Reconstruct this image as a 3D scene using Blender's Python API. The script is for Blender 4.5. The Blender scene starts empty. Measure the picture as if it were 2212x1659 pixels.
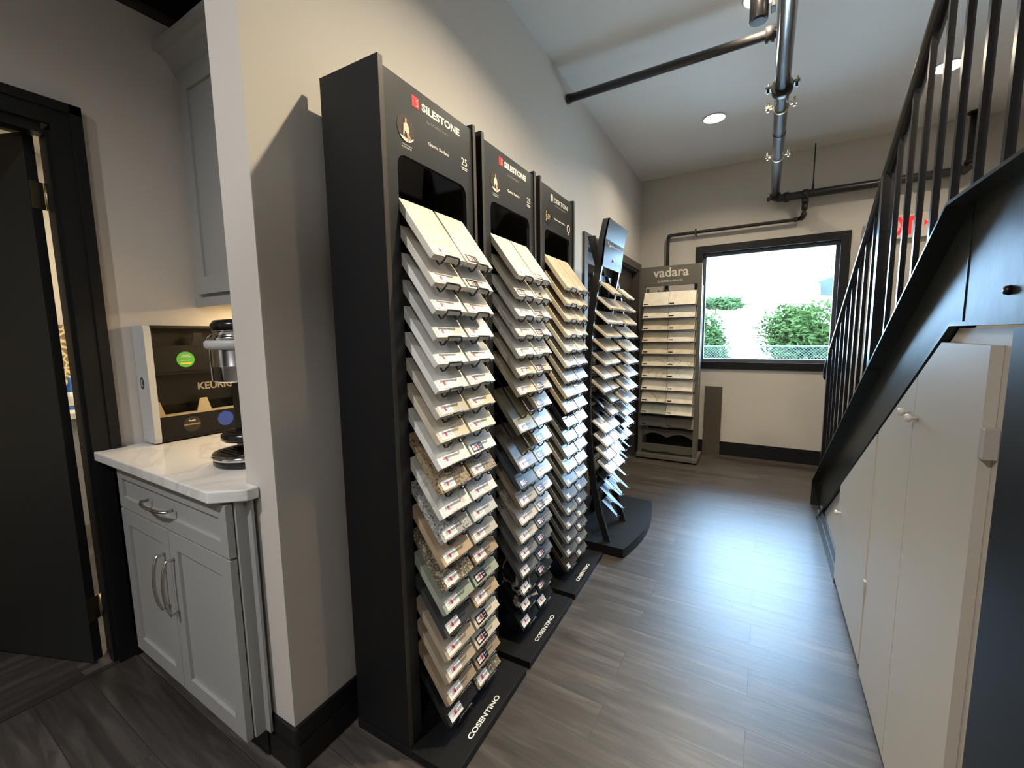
import bpy, bmesh, math, random
from mathutils import Matrix, Vector, noise
random.seed(7)
C = bpy.context.scene.collection
S = bpy.context.scene
PI = math.pi

# ------------------------------------------------------------------ camera
def camera():
    yaw, pitch, roll = -0.539336217, -0.113621653, -0.0150654493
    cy, sy, cp, sp = math.cos(yaw), math.sin(yaw), math.cos(pitch), math.sin(pitch)
    f = Vector((sy*cp, cy*cp, sp)); r = Vector((cy, -sy, 0)); u = r.cross(f)
    c, s = math.cos(roll), math.sin(roll)
    R = c*r + s*u; U = -s*r + c*u
    cam = bpy.data.cameras.new('camera'); o = bpy.data.objects.new('camera', cam); C.objects.link(o)
    cam.sensor_width = 36.0; cam.sensor_fit = 'HORIZONTAL'; cam.lens = 913.49/2212*36; cam.clip_start = 0.02
    o.matrix_world = Matrix(((R.x, U.x, -f.x, 0), (R.y, U.y, -f.y, 0), (R.z, U.z, -f.z, 1.35), (0, 0, 0, 1)))
    S.camera = o
camera()

# ------------------------------------------------------------------ world, lights, exposure
SKY = 38.0
W = bpy.data.worlds.new('sky'); S.world = W; W.use_nodes = True
bg = W.node_tree.nodes['Background']; bg.inputs[0].default_value = (0.44, 0.69, 1.0, 1); bg.inputs[1].default_value = SKY
S.view_settings.view_transform = 'Standard'; S.view_settings.look = 'None'
S.view_settings.exposure = 0.0; S.view_settings.gamma = 1.0; S.view_settings.use_curve_mapping = False
WARM = (1.0, 0.84, 0.58); SOFT = (1.0, 0.90, 0.80)
P_RACK = 46; P_RECESS = 18; P_ROOM = 38; P_UNDER = 5; P_OTHER = 30

def light(kind, name, loc, power, color, parent=None, target=None, **kw):
    l = bpy.data.lights.new(name, kind); l.energy = power; l.color = color
    for k, v in kw.items(): setattr(l, k, v)
    o = bpy.data.objects.new(name, l); C.objects.link(o); o.location = loc
    if target is not None:
        o.rotation_euler = (Vector(target)-Vector(loc)).to_track_quat('-Z', 'Y').to_euler()
    if parent:
        o.parent = parent; o.matrix_parent_inverse = parent.matrix_world.inverted()
    return o
# daylight portal filling the window opening (guides sampling of the sky, gives no light of its own)
_p = light('AREA', 'window_portal', (-0.03, 5.30, 1.62), 1, (1, 1, 1), shape='RECTANGLE', size=1.2, size_y=1.15)
_p.rotation_euler = (-PI/2, 0, 0)
_p.data.cycles.is_portal = True

# ------------------------------------------------------------------ materials
MC = {}
def mat(name, col, rough=0.5, metal=0.0, spec=0.5, bump=0.0, bscale=60, var=0.0, vscale=6, coat=0.0, emit=None, estr=0):
    if name in MC: return MC[name]
    m = bpy.data.materials.new(name); m.use_nodes = True; nt = m.node_tree; N = nt.nodes; L = nt.links
    b = N['Principled BSDF']
    b.inputs['Base Color'].default_value = (*col, 1); b.inputs['Roughness'].default_value = rough
    b.inputs['Metallic'].default_value = metal; b.inputs['Specular IOR Level'].default_value = spec
    b.inputs['Coat Weight'].default_value = coat
    if emit:
        b.inputs['Emission Color'].default_value = (*emit, 1); b.inputs['Emission Strength'].default_value = estr
    tc = N.new('ShaderNodeTexCoord')
    if var > 0:
        n = N.new('ShaderNodeTexNoise'); n.inputs['Scale'].default_value = vscale; n.inputs['Detail'].default_value = 5
        L.new(tc.outputs['Object'], n.inputs['Vector'])
        mx = N.new('ShaderNodeMix'); mx.data_type = 'RGBA'
        mx.inputs['A'].default_value = (*[c*(1-var) for c in col], 1); mx.inputs['B'].default_value = (*[min(1, c*(1+var)) for c in col], 1)
        L.new(n.outputs['Fac'], mx.inputs['Factor']); L.new(mx.outputs['Result'], b.inputs['Base Color'])
    if bump > 0:
        n = N.new('ShaderNodeTexNoise'); n.inputs['Scale'].default_value = bscale; n.inputs['Detail'].default_value = 4
        L.new(tc.outputs['Object'], n.inputs['Vector'])
        bp = N.new('ShaderNodeBump'); bp.inputs['Strength'].default_value = bump; bp.inputs['Distance'].default_value = 0.002
        L.new(n.outputs['Fac'], bp.inputs['Height']); L.new(bp.outputs['Normal'], b.inputs['Normal'])
    MC[name] = m
    return m

def ramp(N, stops):
    r = N.new('ShaderNodeValToRGB'); e = r.color_ramp.elements
    while len(e) < len(stops): e.new(0.5)
    for k, (p, c) in enumerate(stops):
        e[k].position = p; e[k].color = (*c, 1)
    return r

def stone(name, col, kind='plain', col2=None, rough=0.28):
    key = 'stone_'+name
    if key in MC: return MC[key]
    m = bpy.data.materials.new(key); m.use_nodes = True; nt = m.node_tree; N = nt.nodes; L = nt.links
    b = N['Principled BSDF']; b.inputs['Roughness'].default_value = rough
    tc = N.new('ShaderNodeTexCoord'); oi = N.new('ShaderNodeObjectInfo')
    sc = N.new('ShaderNodeMath'); sc.operation = 'MULTIPLY'; sc.inputs[1].default_value = 37.0
    L.new(oi.outputs['Random'], sc.inputs[0])
    ad = N.new('ShaderNodeVectorMath'); ad.operation = 'ADD'
    L.new(tc.outputs['Object'], ad.inputs[0]); L.new(sc.outputs[0], ad.inputs[1])
    d = lambda k: tuple(min(1, c*k) for c in col)
    c2 = col2 or d(0.5)
    if kind == 'plain':
        n = N.new('ShaderNodeTexNoise'); n.inputs['Scale'].default_value = 14; n.inputs['Detail'].default_value = 6
        r = ramp(N, [(0.35, d(0.90)), (0.65, d(1.07))])
    elif kind == 'vein':
        n = N.new('ShaderNodeTexNoise'); n.inputs['Scale'].default_value = 5; n.inputs['Detail'].default_value = 7; n.inputs['Distortion'].default_value = 1.6
        r = ramp(N, [(0.0, d(1.0)), (0.47, d(0.96)), (0.50, c2), (0.53, d(0.97)), (1.0, d(1.02))])
    elif kind == 'speck':
        n = N.new('ShaderNodeTexNoise'); n.inputs['Scale'].default_value = 130; n.inputs['Detail'].default_value = 3
        r = ramp(N, [(0.34, c2), (0.45, d(0.85)), (0.62, d(1.1)), (0.7, d(1.5))])
    else:
        n = N.new('ShaderNodeTexVoronoi'); n.inputs['Scale'].default_value = 75
        r = ramp(N, [(0.05, d(1.3)), (0.3, d(0.9)), (0.5, c2), (0.8, d(1.6))])
    L.new(ad.outputs[0], n.inputs['Vector'])
    L.new(n.outputs['Distance' if kind == 'chip' else 'Fac'], r.inputs['Fac']); L.new(r.outputs['Color'], b.inputs['Base Color'])
    MC[key] = m
    return m

def floor_mat(name, along_y=False):
    m = bpy.data.materials.new(name); m.use_nodes = True; nt = m.node_tree; N = nt.nodes; L = nt.links
    b = N['Principled BSDF']; b.inputs['Specular IOR Level'].default_value = 0.8
    tc = N.new('ShaderNodeTexCoord'); mp = N.new('ShaderNodeMapping')
    L.new(tc.outputs['Object'], mp.inputs['Vector'])
    if along_y: mp.inputs['Rotation'].default_value = (0, 0, PI/2)
    br = N.new('ShaderNodeTexBrick'); L.new(mp.outputs[0], br.inputs['Vector'])
    br.inputs['Scale'].default_value = 1.0; br.inputs['Brick Width'].default_value = 1.22; br.inputs['Row Height'].default_value = 0.152
    br.inputs['Mortar Size'].default_value = 0.0011; br.inputs['Mortar Smooth'].default_value = 0.2; br.offset = 0.37; br.offset_frequency = 2
    br.inputs['Color1'].default_value = (0.0, 0.0, 0.0, 1); br.inputs['Color2'].default_value = (1, 1, 1, 1); br.inputs['Mortar'].default_value = (0.5, 0.5, 0.5, 1)
    st = N.new('ShaderNodeMapping'); L.new(mp.outputs[0], st.inputs['Vector']); st.inputs['Scale'].default_value = (1.6, 17, 1)
    n1 = N.new('ShaderNodeTexNoise'); n1.inputs['Scale'].default_value = 1.5; n1.inputs['Detail'].default_value = 8; n1.inputs['Roughness'].default_value = 0.65; n1.inputs['Distortion'].default_value = 0.6
    off = N.new('ShaderNodeVectorMath'); off.operation = 'MULTIPLY_ADD'; off.inputs[1].default_value = (9, 9, 9)
    L.new(br.outputs['Color'], off.inputs[0]); L.new(st.outputs[0], off.inputs[2]); L.new(off.outputs[0], n1.inputs['Vector'])
    r = ramp(N, [(0.25, (0.020, 0.017, 0.0155)), (0.5, (0.052, 0.045, 0.041)), (0.75, (0.118, 0.103, 0.094))])
    L.new(n1.outputs['Fac'], r.inputs['Fac'])
    hs = N.new('ShaderNodeHueSaturation'); L.new(r.outputs['Color'], hs.inputs['Color'])
    mr = N.new('ShaderNodeMapRange'); mr.inputs['To Min'].default_value = 0.78; mr.inputs['To Max'].default_value = 1.28
    L.new(br.outputs['Color'], mr.inputs['Value']); L.new(mr.outputs[0], hs.inputs['Value'])
    mx = N.new('ShaderNodeMix'); mx.data_type = 'RGBA'; mx.inputs['B'].default_value = (0.02, 0.018, 0.017, 1)
    L.new(br.outputs['Fac'], mx.inputs['Factor']); L.new(hs.outputs[0], mx.inputs['A']); L.new(mx.outputs['Result'], b.inputs['Base Color'])
    rr = N.new('ShaderNodeMapRange'); rr.inputs['To Min'].default_value = 0.33; rr.inputs['To Max'].default_value = 0.47
    L.new(n1.outputs['Fac'], rr.inputs['Value']); L.new(rr.outputs[0], b.inputs['Roughness'])
    bp = N.new('ShaderNodeBump'); bp.inputs['Strength'].default_value = 0.35; bp.inputs['Distance'].default_value = 0.0018
    sm = N.new('ShaderNodeMath'); sm.operation = 'MULTIPLY_ADD'; sm.inputs[1].default_value = -1.2
    L.new(br.outputs['Fac'], sm.inputs[0]); L.new(n1.outputs['Fac'], sm.inputs[2]); L.new(sm.outputs[0], bp.inputs['Height'])
    L.new(bp.outputs['Normal'], b.inputs['Normal'])
    return m

def glass_mat(name, tint=(0.96, 0.99, 1.0)):
    m = bpy.data.materials.new(name); m.use_nodes = True; nt = m.node_tree; N = nt.nodes; L = nt.links
    N.remove(N['Principled BSDF']); out = N['Material Output']
    t = N.new('ShaderNodeBsdfTransparent'); t.inputs[0].default_value = (*tint, 1)
    g = N.new('ShaderNodeBsdfGlossy'); g.inputs['Roughness'].default_value = 0.02
    f = N.new('ShaderNodeFresnel'); f.inputs['IOR'].default_value = 1.45
    mx = N.new('ShaderNodeMixShader'); L.new(f.outputs[0], mx.inputs[0]); L.new(t.outputs[0], mx.inputs[1]); L.new(g.outputs[0], mx.inputs[2])
    L.new(mx.outputs[0], out.inputs['Surface'])
    return m

def label_mat(name, black=False, dots=False):
    """printed sample sticker: white paper, red square, grey text lines (Generated coordinates over the sticker)"""
    m = bpy.data.materials.new(name); m.use_nodes = True; nt = m.node_tree; N = nt.nodes; L = nt.links
    b = N['Principled BSDF']; b.inputs['Roughness'].default_value = 0.35
    tc = N.new('ShaderNodeTexCoord'); sp = N.new('ShaderNodeSeparateXYZ'); L.new(tc.outputs['Generated'], sp.inputs[0])
    def rng(out, a, c):
        g = N.new('ShaderNodeMath'); g.operation = 'GREATER_THAN'; g.inputs[1].default_value = a; L.new(out, g.inputs[0])
        l = N.new('ShaderNodeMath'); l.operation = 'LESS_THAN'; l.inputs[1].default_value = c; L.new(out, l.inputs[0])
        mu = N.new('ShaderNodeMath'); mu.operation = 'MULTIPLY'; L.new(g.outputs[0], mu.inputs[0]); L.new(l.outputs[0], mu.inputs[1]); return mu.outputs[0]
    def box(x0, x1, y0, y1):
        mu = N.new('ShaderNodeMath'); mu.operation = 'MULTIPLY'; L.new(rng(sp.outputs[0], x0, x1), mu.inputs[0]); L.new(rng(sp.outputs[1], y0, y1), mu.inputs[1]); return mu.outputs[0]
    cur = None
    def paint(base, fac, col):
        mx = N.new('ShaderNodeMix'); mx.data_type = 'RGBA'; mx.inputs['B'].default_value = (*col, 1)
        if isinstance(base, tuple): mx.inputs['A'].default_value = (*base, 1)
        else: L.new(base, mx.inputs['A'])
        L.new(fac, mx.inputs['Factor']); return mx.outputs['Result']
    if black:
        cur = paint((0.012, 0.010, 0.010), box(0.08, 0.62, 0.18, 0.82), (0.82, 0.80, 0.78))
        cur = paint(cur, box(0.40, 0.56, 0.25, 0.75), (0.75, 0.04, 0.05))
        cur = paint(cur, box(0.12, 0.34, 0.42, 0.56), (0.45, 0.2, 0.2))
        cur = paint(cur, box(0.70, 0.90, 0.30, 0.40), (0.6, 0.6, 0.6)); cur = paint(cur, box(0.70, 0.90, 0.58, 0.68), (0.6, 0.6, 0.6))
    elif dots:
        cur = paint((0.80, 0.78, 0.74), box(0.15, 0.85, 0.35, 0.45), (0.30, 0.30, 0.30))
        cur = paint(cur, box(0.15, 0.60, 0.60, 0.68), (0.4, 0.4, 0.4))
    else:
        cur = paint((0.84, 0.82, 0.78), box(0.38, 0.54, 0.30, 0.74), (0.78, 0.05, 0.06))
        for (a, c, d, e) in ((0.08, 0.32, 0.36, 0.42), (0.08, 0.32, 0.56, 0.62), (0.62, 0.90, 0.30, 0.36), (0.62, 0.92, 0.48, 0.54), (0.62, 0.84, 0.66, 0.72)):
            cur = paint(cur, box(a, c, d, e), (0.42, 0.40, 0.38))
    L.new(cur, b.inputs['Base Color'])
    return m

M_wall = mat('wall_paint', (0.58, 0.545, 0.50), 0.62, bump=0.05, bscale=220, spec=0.4)
M_ceil = mat('ceiling_paint', (0.80, 0.79, 0.77), 0.8)
M_black = mat('black_melamine', (0.007, 0.007, 0.0075), 0.55, bump=0.06, bscale=300, spec=0.22)
M_blackedge = mat('dark_edge_band', (0.06, 0.053, 0.045), 0.4)
M_header = mat('charcoal_header_board', (0.022, 0.024, 0.026), 0.38)
M_inner = mat('black_back_board', (0.004, 0.004, 0.005), 0.30)
M_wire = mat('black_coated_wire', (0.012, 0.010, 0.012), 0.28, spec=0.7)
M_white = mat('white_print', (0.82, 0.80, 0.74), 0.5)
M_greyprint = mat('grey_print', (0.30, 0.29, 0.27), 0.5)
M_red = mat('red_print', (0.62, 0.025, 0.03), 0.45)
M_trim = mat('dark_trim_paint', (0.009, 0.0095, 0.010), 0.42, spec=0.3)
M_steelpaint = mat('black_gloss_steel_paint', (0.020, 0.023, 0.021), 0.34, spec=0.26, bump=0.25, bscale=18)
M_rail = mat('black_rail_paint', (0.012, 0.012, 0.014), 0.25, spec=0.6)
M_pipe = mat('black_iron_pipe', (0.022, 0.020, 0.021), 0.32, spec=0.6)
M_chromepipe = mat('galvanised_steel_pipe', (0.30, 0.31, 0.33), 0.20, metal=1.0, var=0.15, vscale=9)
M_zinc = mat('zinc_clamp', (0.50, 0.44, 0.32), 0.35, metal=1.0)
M_cream = mat('cream_cupboard_paint', (0.60, 0.555, 0.48), 0.45, var=0.03, vscale=3)
M_cab = mat('grey_cabinet_paint', (0.34, 0.345, 0.335), 0.42)
M_steel = mat('brushed_nickel', (0.55, 0.53, 0.50), 0.25, metal=1.0)
M_chrome = mat('chrome', (0.75, 0.75, 0.76), 0.12, metal=1.0)
M_plast = mat('black_plastic', (0.010, 0.009, 0.009), 0.22)
M_silver = mat('silver_plastic', (0.52, 0.53, 0.53), 0.35)
M_counter = stone('white_marbled_counter', (0.80, 0.79, 0.77), 'vein', (0.66, 0.645, 0.62), 0.16)
for n_ in M_counter.node_tree.nodes:
    if n_.type == 'TEX_NOISE': n_.inputs['Scale'].default_value = 2.2; n_.inputs['Distortion'].default_value = 0.8; n_.inputs['Detail'].default_value = 4
M_vad = mat('taupe_grey_metal', (0.115, 0.108, 0.092), 0.45)
M_door = mat('black_door_paint', (0.017, 0.019, 0.020), 0.36)
M_brown = mat('dark_brown_door', (0.050, 0.036, 0.026), 0.5, var=0.25, vscale=4)
M_lbl = label_mat('sticker_white'); M_lblk = label_mat('sticker_black', black=True); M_ldot = label_mat('sticker_small', dots=True)
M_glass = glass_mat('window_glass')
M_frame = mat('window_sash_metal', (0.10, 0.105, 0.12), 0.35)

# ------------------------------------------------------------------ mesh builder
class MB:
    def __init__(s): s.b = bmesh.new()
    def box(s, x0, x1, y0, y1, z0, z1, M=None, bev=0, mi=0):
        vs = [s.b.verts.new((x, y, z)) for x in (x0, x1) for y in (y0, y1) for z in (z0, z1)]
        if M is not None:
            for v in vs: v.co = M @ v.co
        fs = [s.b.faces.new([vs[i] for i in f]) for f in ((0, 1, 3, 2), (4, 6, 7, 5), (0, 4, 5, 1), (2, 3, 7, 6), (0, 2, 6, 4), (1, 5, 7, 3))]
        for f in fs: f.material_index = mi
        if bev > 0:
            es = list({e for f in fs for e in f.edges})
            r = bmesh.ops.bevel(s.b, geom=es, offset=bev, segments=2, affect='EDGES', profile=0.6)
            for f in r['faces']: f.material_index = mi
        return s
    def prism(s, pts, fn, d, mi=0):
        """pts 2-D outline, fn(u,v,w)->Vector, extruded w from d[0] to d[1]"""
        a = [s.b.verts.new(fn(u, v, d[0])) for u, v in pts]; c = [s.b.verts.new(fn(u, v, d[1])) for u, v in pts]
        n = len(pts); fs = [s.b.faces.new(a[::-1]), s.b.faces.new(c)]
        for i in range(n): fs.append(s.b.faces.new((a[i], a[(i+1) % n], c[(i+1) % n], c[i])))
        for f in fs: f.material_index = mi
        return s
    def tube(s, path, r, seg=12, closed=False, cap=True, mi=0):
        P = [Vector(p) for p in path]; n = len(P); rings = []
        up = None
        for i, p in enumerate(P):
            if closed: t = (P[(i+1) % n]-P[i-1]).normalized()
            else: t = (P[min(i+1, n-1)]-P[max(i-1, 0)]).normalized()
            if up is None:
                up = Vector((0, 0, 1)) if abs(t.z) < 0.9 else Vector((1, 0, 0))
            up = (up - t*up.dot(t)).normalized(); sd = t.cross(up)
            rr = r[i] if isinstance(r, (list, tuple)) else r
            rings.append([s.b.verts.new(p + (up*math.cos(2*PI*k/seg)+sd*math.sin(2*PI*k/seg))*rr) for k in range(seg)])
        m = n if closed else n-1
        for i in range(m):
            a, c = rings[i], rings[(i+1) % n]
            for k in range(seg):
                f = s.b.faces.new((a[k], a[(k+1) % seg], c[(k+1) % seg], c[k])); f.smooth = True; f.material_index = mi
        if cap and not closed:
            s.b.faces.new(rings[0][::-1]).material_index = mi; s.b.faces.new(rings[-1]).material_index = mi
        return s
    def lathe(s, prof, cen=(0, 0, 0), seg=28, M=None, mi=0):
        cx, cy, cz = cen; rings = []
        for r, z in prof:
            ring = []
            for k in range(seg):
                p = Vector((cx+r*math.cos(2*PI*k/seg), cy+r*math.sin(2*PI*k/seg), cz+z))
                ring.append(s.b.verts.new(M @ p if M is not None else p))
            rings.append(ring)
        for a, c in zip(rings, rings[1:]):
            for k in range(seg):
                f = s.b.faces.new((a[k], a[(k+1) % seg], c[(k+1) % seg], c[k])); f.smooth = True; f.material_index = mi
        s.b.faces.new(rings[0][::-1]).material_index = mi; s.b.faces.new(rings[-1]).material_index = mi
        return s
    def build(s, name, m, parent=None, loc=None, M=None):
        bmesh.ops.recalc_face_normals(s.b, faces=s.b.faces)
        me = bpy.data.meshes.new(name); s.b.to_mesh(me); s.b.free()
        for mm in (m if isinstance(m, (list, tuple)) else [m]): me.materials.append(mm)
        o = bpy.data.objects.new(name, me); C.objects.link(o)
        if loc: o.location = loc
        if M is not None: o.matrix_world = M
        if parent: o.parent = parent
        return o

def tag(o, label, cat, group=None):
    o['label'] = label; o['category'] = cat
    if group: o['group'] = group
    return o
def thing(name, label, cat, loc=(0, 0, 0), rz=0, group=None):
    o = bpy.data.objects.new(name, None); C.objects.link(o); o.location = loc; o.rotation_euler = (0, 0, rz); o.empty_display_size = 0.1
    return tag(o, label, cat, group)
def struct(o): o['kind'] = 'structure'; return o
def dup(o, M, label=None, parent=None):
    c = o.copy(); C.objects.link(c); c.parent = parent
    if parent is None: c.matrix_world = M
    if label: c['label'] = label
    for ch in o.children: dup(ch, None, parent=c)
    return c
def T(x, y, z): return Matrix.Translation((x, y, z))
def RX(a): return Matrix.Rotation(a, 4, 'X')
def RY(a): return Matrix.Rotation(a, 4, 'Y')
def RZ(a): return Matrix.Rotation(a, 4, 'Z')

def text(name, s, size, M, m, parent, width=None, bold=0.0, depth=0.0006, align='LEFT', height=None):
    """raised lettering; M places the baseline start, letters in local XY facing +Z"""
    cu = bpy.data.curves.new(name, 'FONT'); cu.body = s; cu.size = size; cu.extrude = depth; cu.offset = bold; cu.align_x = align
    cu.resolution_u = 3
    o = bpy.data.objects.new(name, cu); C.objects.link(o)
    dg = bpy.context.evaluated_depsgraph_get(); dg.update()
    me = bpy.data.meshes.new_from_object(o.evaluated_get(dg)); bpy.data.objects.remove(o)
    xs = [v.co.x for v in me.vertices]; ys = [v.co.y for v in me.vertices]
    if xs:
        x0, x1, y0, y1 = min(xs), max(xs), min(ys), max(ys)
        kx = width/(x1-x0) if width else 1.0; ky = height/(y1-y0) if height else (kx if width else 1.0)
        for v in me.vertices:
            v.co.x = (v.co.x-(x0 if align == 'LEFT' else (x0+x1)/2))*kx; v.co.y *= ky
    me.transform(M); me.materials.clear(); me.materials.append(m)
    ob = bpy.data.objects.new(name, me); C.objects.link(ob)
    if parent: ob.parent = parent
    return ob
FRONT = RX(PI/2)      # letters upright, facing -y

# ------------------------------------------------------------------ room shell
CEIL = 3.085; YB = 5.144
WA = math.radians(1.27)                                   # the long left wall runs 1.3 degrees off the others
WO = Vector((-1.205, 0.665, 0))
WM = Matrix.Translation(WO) @ Matrix.Rotation(WA + PI/2, 4, 'Z')   # local x along the wall (away), local y into the wall (left)
FM = floor_mat('grey_vinyl_planks'); FM2 = floor_mat('grey_vinyl_planks_lengthwise', True)
struct(MB().box(-2.30, 1.80, -3.6, YB+0.1, -0.05, 0).build('floor', FM))
struct(MB().box(-5.2, -2.30, -2.6, 5.3, -0.05, 0).build('floor', FM2))
struct(MB().box(-2.45, 1.95, -3.7, YB+0.2, CEIL, CEIL+0.1).build('ceiling', M_ceil))
struct(MB().box(-5.3, -2.45, -2.7, 5.3, 2.9, 3.0).build('ceiling', M_ceil))
wl = MB()
D0, D1, DT = 2.625, 4.385, 2.075                           # doorway in the long wall (distances along it)
wl.box(0, D0, 0, 0.15, 0, CEIL, WM); wl.box(D0, D1, 0, 0.15, DT, CEIL, WM); wl.box(D1, 4.49, 0, 0.15, 0, CEIL, WM)
struct(wl.build('wall_left', M_wall))
# back wall with window hole
wx0, wx1, wz0, wz1 = -0.640, 0.586, 1.015, 2.222
wb = MB()
wb.box(-1.6, wx0, YB, YB+0.16, 0, CEIL); wb.box(wx1, 1.90, YB, YB+0.16, 0, CEIL)
wb.box(wx0, wx1, YB, YB+0.16, 0, wz0); wb.box(wx0, wx1, YB, YB+0.16, wz1, CEIL)
struct(wb.build('wall_back', M_wall))
struct(MB().box(1.75, 1.90, -3.6, YB, 0, CEIL).build('wall_right', M_wall))
struct(MB().box(-2.45, 1.90, -3.75, -3.6, 0, CEIL).build('wall_front', M_wall))
# alcove: door wall and the wall behind the cabinets
DX = -2.30; dy0, dy1, dzt = -0.40, 0.552, 2.145
ws = MB()
ws.box(DX-0.12, DX, -3.6, dy0, 0, 2.71); ws.box(DX-0.12, DX, dy1+0.012, 1.25, 0, 2.71); ws.box(DX-0.12, DX, dy0, dy1+0.012, dzt, 2.71)
struct(ws.build('wall_side', M_wall))
struct(MB().box(DX-0.12, -1.35, 1.25, 1.37, 0, CEIL).build('wall_alcove', M_wall))
struct(MB().box(DX-0.12, DX-0.0, -3.6, 1.25, 2.715, 2.74).box(DX-0.12, DX-0.04, -3.6, 1.25, 2.74, 2.78).build('trim_1', M_blackedge))
M_dark = mat('dark_open_ceiling', (0.006, 0.006, 0.007), 0.9)
struct(MB().box(DX-0.6, -1.36, -3.55, 1.24, 3.00, 3.07).box(DX-0.14, DX-0.125, -3.55, 1.24, 2.60, 3.0).box(DX-0.6, DX-0.5, -3.55, 1.24, 2.78, 3.0).box(DX-0.5, -1.36, 1.236, 1.249, 2.60, 3.0).build('ceiling', M_dark))
# other room beyond the door
M_beige = mat('other_room_paint', (0.62, 0.56, 0.47), 0.7)
struct(MB().box(-5.3, -5.2, -2.6, 5.3, 0, 2.9).box(-5.2, -1.36, 5.2, 5.3, 0, 2.9).box(-5.2, -2.42, -2.7, -2.6, 0, 2.9).build('wall_far', M_beige))

# window
w1 = MB(); co = 0.075
X0, X1, Z0, Z1 = -0.700, 0.646, 0.955, 2.283
for a in ((X0, X1, Z1-co, Z1), (X0, X1, Z0, Z0+co), (X0, X0+co, Z0+co, Z1-co), (X1-co, X1, Z0+co, Z1-co)):
    w1.box(a[0], a[1], YB-0.018, YB, a[2], a[3])
for a in ((wx0, wx1, wz1-0.012, wz1), (wx0, wx1, wz0, wz0+0.012), (wx0, wx0+0.012, wz0, wz1), (wx1-0.012, wx1, wz0, wz1)):
    w1.box(a[0], a[1], YB, YB+0.12, a[2], a[3])
win = struct(w1.build('window_1', M_trim))
s1 = MB()
for a in ((wx0+.012, wx1-.012, wz1-0.05, wz1-.012), (wx0+.012, wx1-.012, wz0+.012, wz0+0.05), (wx0+.012, wx0+0.045, wz0+.05, wz1-.05), (wx1-0.045, wx1-.012, wz0+.05, wz1-.05)):
    s1.box(a[0], a[1], YB+0.05, YB+0.10, a[2], a[3], bev=0.003)
s1.build('window_frame', M_frame, win)
MB().box(wx0+0.045, wx1-0.045, YB+0.072, YB+0.078, wz0+0.05, wz1-0.05).build('window_pane', M_glass, win)

# baseboards
def bboard(m_, a, b, M=None, side=1):
    m_.box(a, b, -0.016*side if side > 0 else 0, 0 if side > 0 else 0.016, 0, 0.085, M); m_.box(a, b, -0.011*side if side > 0 else 0, 0 if side > 0 else 0.011, 0.085, 0.148, M)
b_ = MB(); bboard(b_, 0, D0-0.085, WM @ RX(0)); 
# local y into wall is +; boards sit on the -y side
struct(b_.build('baseboard_left', M_trim))
b_ = MB(); bboard(b_, -1.22, 1.75, T(0, YB, 0)); struct(b_.build('baseboard_back', M_trim))
b_ = MB(); bboard(b_, -1.355, -1.190, T(0, 0.665, 0)); struct(b_.build('baseboard_column', M_trim))

# ------------------------------------------------------------------ doorway in the long wall
d2 = MB(); cw = 0.075
d2.box(D0-cw, D0, -0.018, 0, 0, DT+cw, WM); d2.box(D1, 4.474, -0.018, 0, 0, DT+cw, WM); d2.box(D0, D1, -0.018, 0, DT, DT+cw, WM)
d2.box(D0, D0+0.02, 0, 0.15, 0, DT, WM); d2.box(D1-0.02, D1, 0, 0.15, 0, DT, WM); d2.box(D0+0.02, D1-0.02, 0, 0.15, DT-0.02, DT, WM)
door2 = struct(d2.build('door_2', mat('taupe_casing', (0.075, 0.065, 0.055), 0.45)))
MB().box(3.515, D1-0.022, 0.06, 0.10, 0.005, DT-0.022, WM, bev=0.002).build('door_leaf', M_brown, door2)
g_ = MB()
for a in ((D0+.022, D0+.10, .005, DT-.022), (3.425, 3.51, .005, DT-.022), (D0+.10, 3.425, DT-.12, DT-.022), (D0+.10, 3.425, .005, .2)):
    g_.box(a[0], a[1], 0.06, 0.10, a[2], a[3], WM)
g_.build('glazed_leaf', mat('grey_door_stile', (0.16, 0.17, 0.18), 0.4), door2)
MB().box(D0+.10, 3.425, 0.078, 0.084, 0.2, DT-.12, WM).build('door_pane', M_glass, door2)
h_ = MB().tube([WM @ Vector(p) for p in ((4.29, 0.06, 1.06), (4.29, 0.005, 1.06), (4.19, 0.0, 1.06))], 0.009)
h_.lathe([(0.026, 0), (0.026, 0.012)], M=WM @ T(4.29, 0.06, 1.06) @ RX(PI/2))
h_.build('door_handle', M_steel, door2)

# ------------------------------------------------------------------ door 1 (open, into the other room)
d1 = MB(); cw = 0.088
for (a0, a1, b0, b1) in ((dy1, dy1+cw, 0, dzt+cw), (dy0-cw, dy0, 0, dzt+cw), (dy0, dy1, dzt, dzt+cw)):
    d1.box(DX, DX+0.020, a0, a1, b0, b1)
d1.box(DX+.02, DX+.028, dy1+.055, dy1+cw, 0, dzt+cw); d1.box(DX+.02, DX+.028, dy0-cw, dy1+cw, dzt+.055, dzt+cw)
d1.box(DX-0.13, DX, dy0, dy0+0.02, 0, dzt); d1.box(DX-0.13, DX, dy0+0.02, dy1-0.02, dzt-0.02, dzt)
d1.box(DX-0.13, DX, dy1, dy1+0.012, 0, dzt); d1.box(DX-0.055, DX, dy1-0.012, dy1, 0, dzt-0.02); d1.box(DX-0.055, DX, dy0+.02, dy1-0.012, dzt-0.034, dzt-0.02)
door1 = struct(d1.build('door_1', M_trim))
ang = math.atan2(-0.37, -0.93)                              # leaf direction from the hinge
DM = T(-2.360, 0.492, 0) @ RZ(ang)
lf = MB().box(0.0, 0.90, -0.035, 0.0, 0.012, dzt-0.03, DM, bev=0.002).build('door_leaf', M_door, door1)
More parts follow.
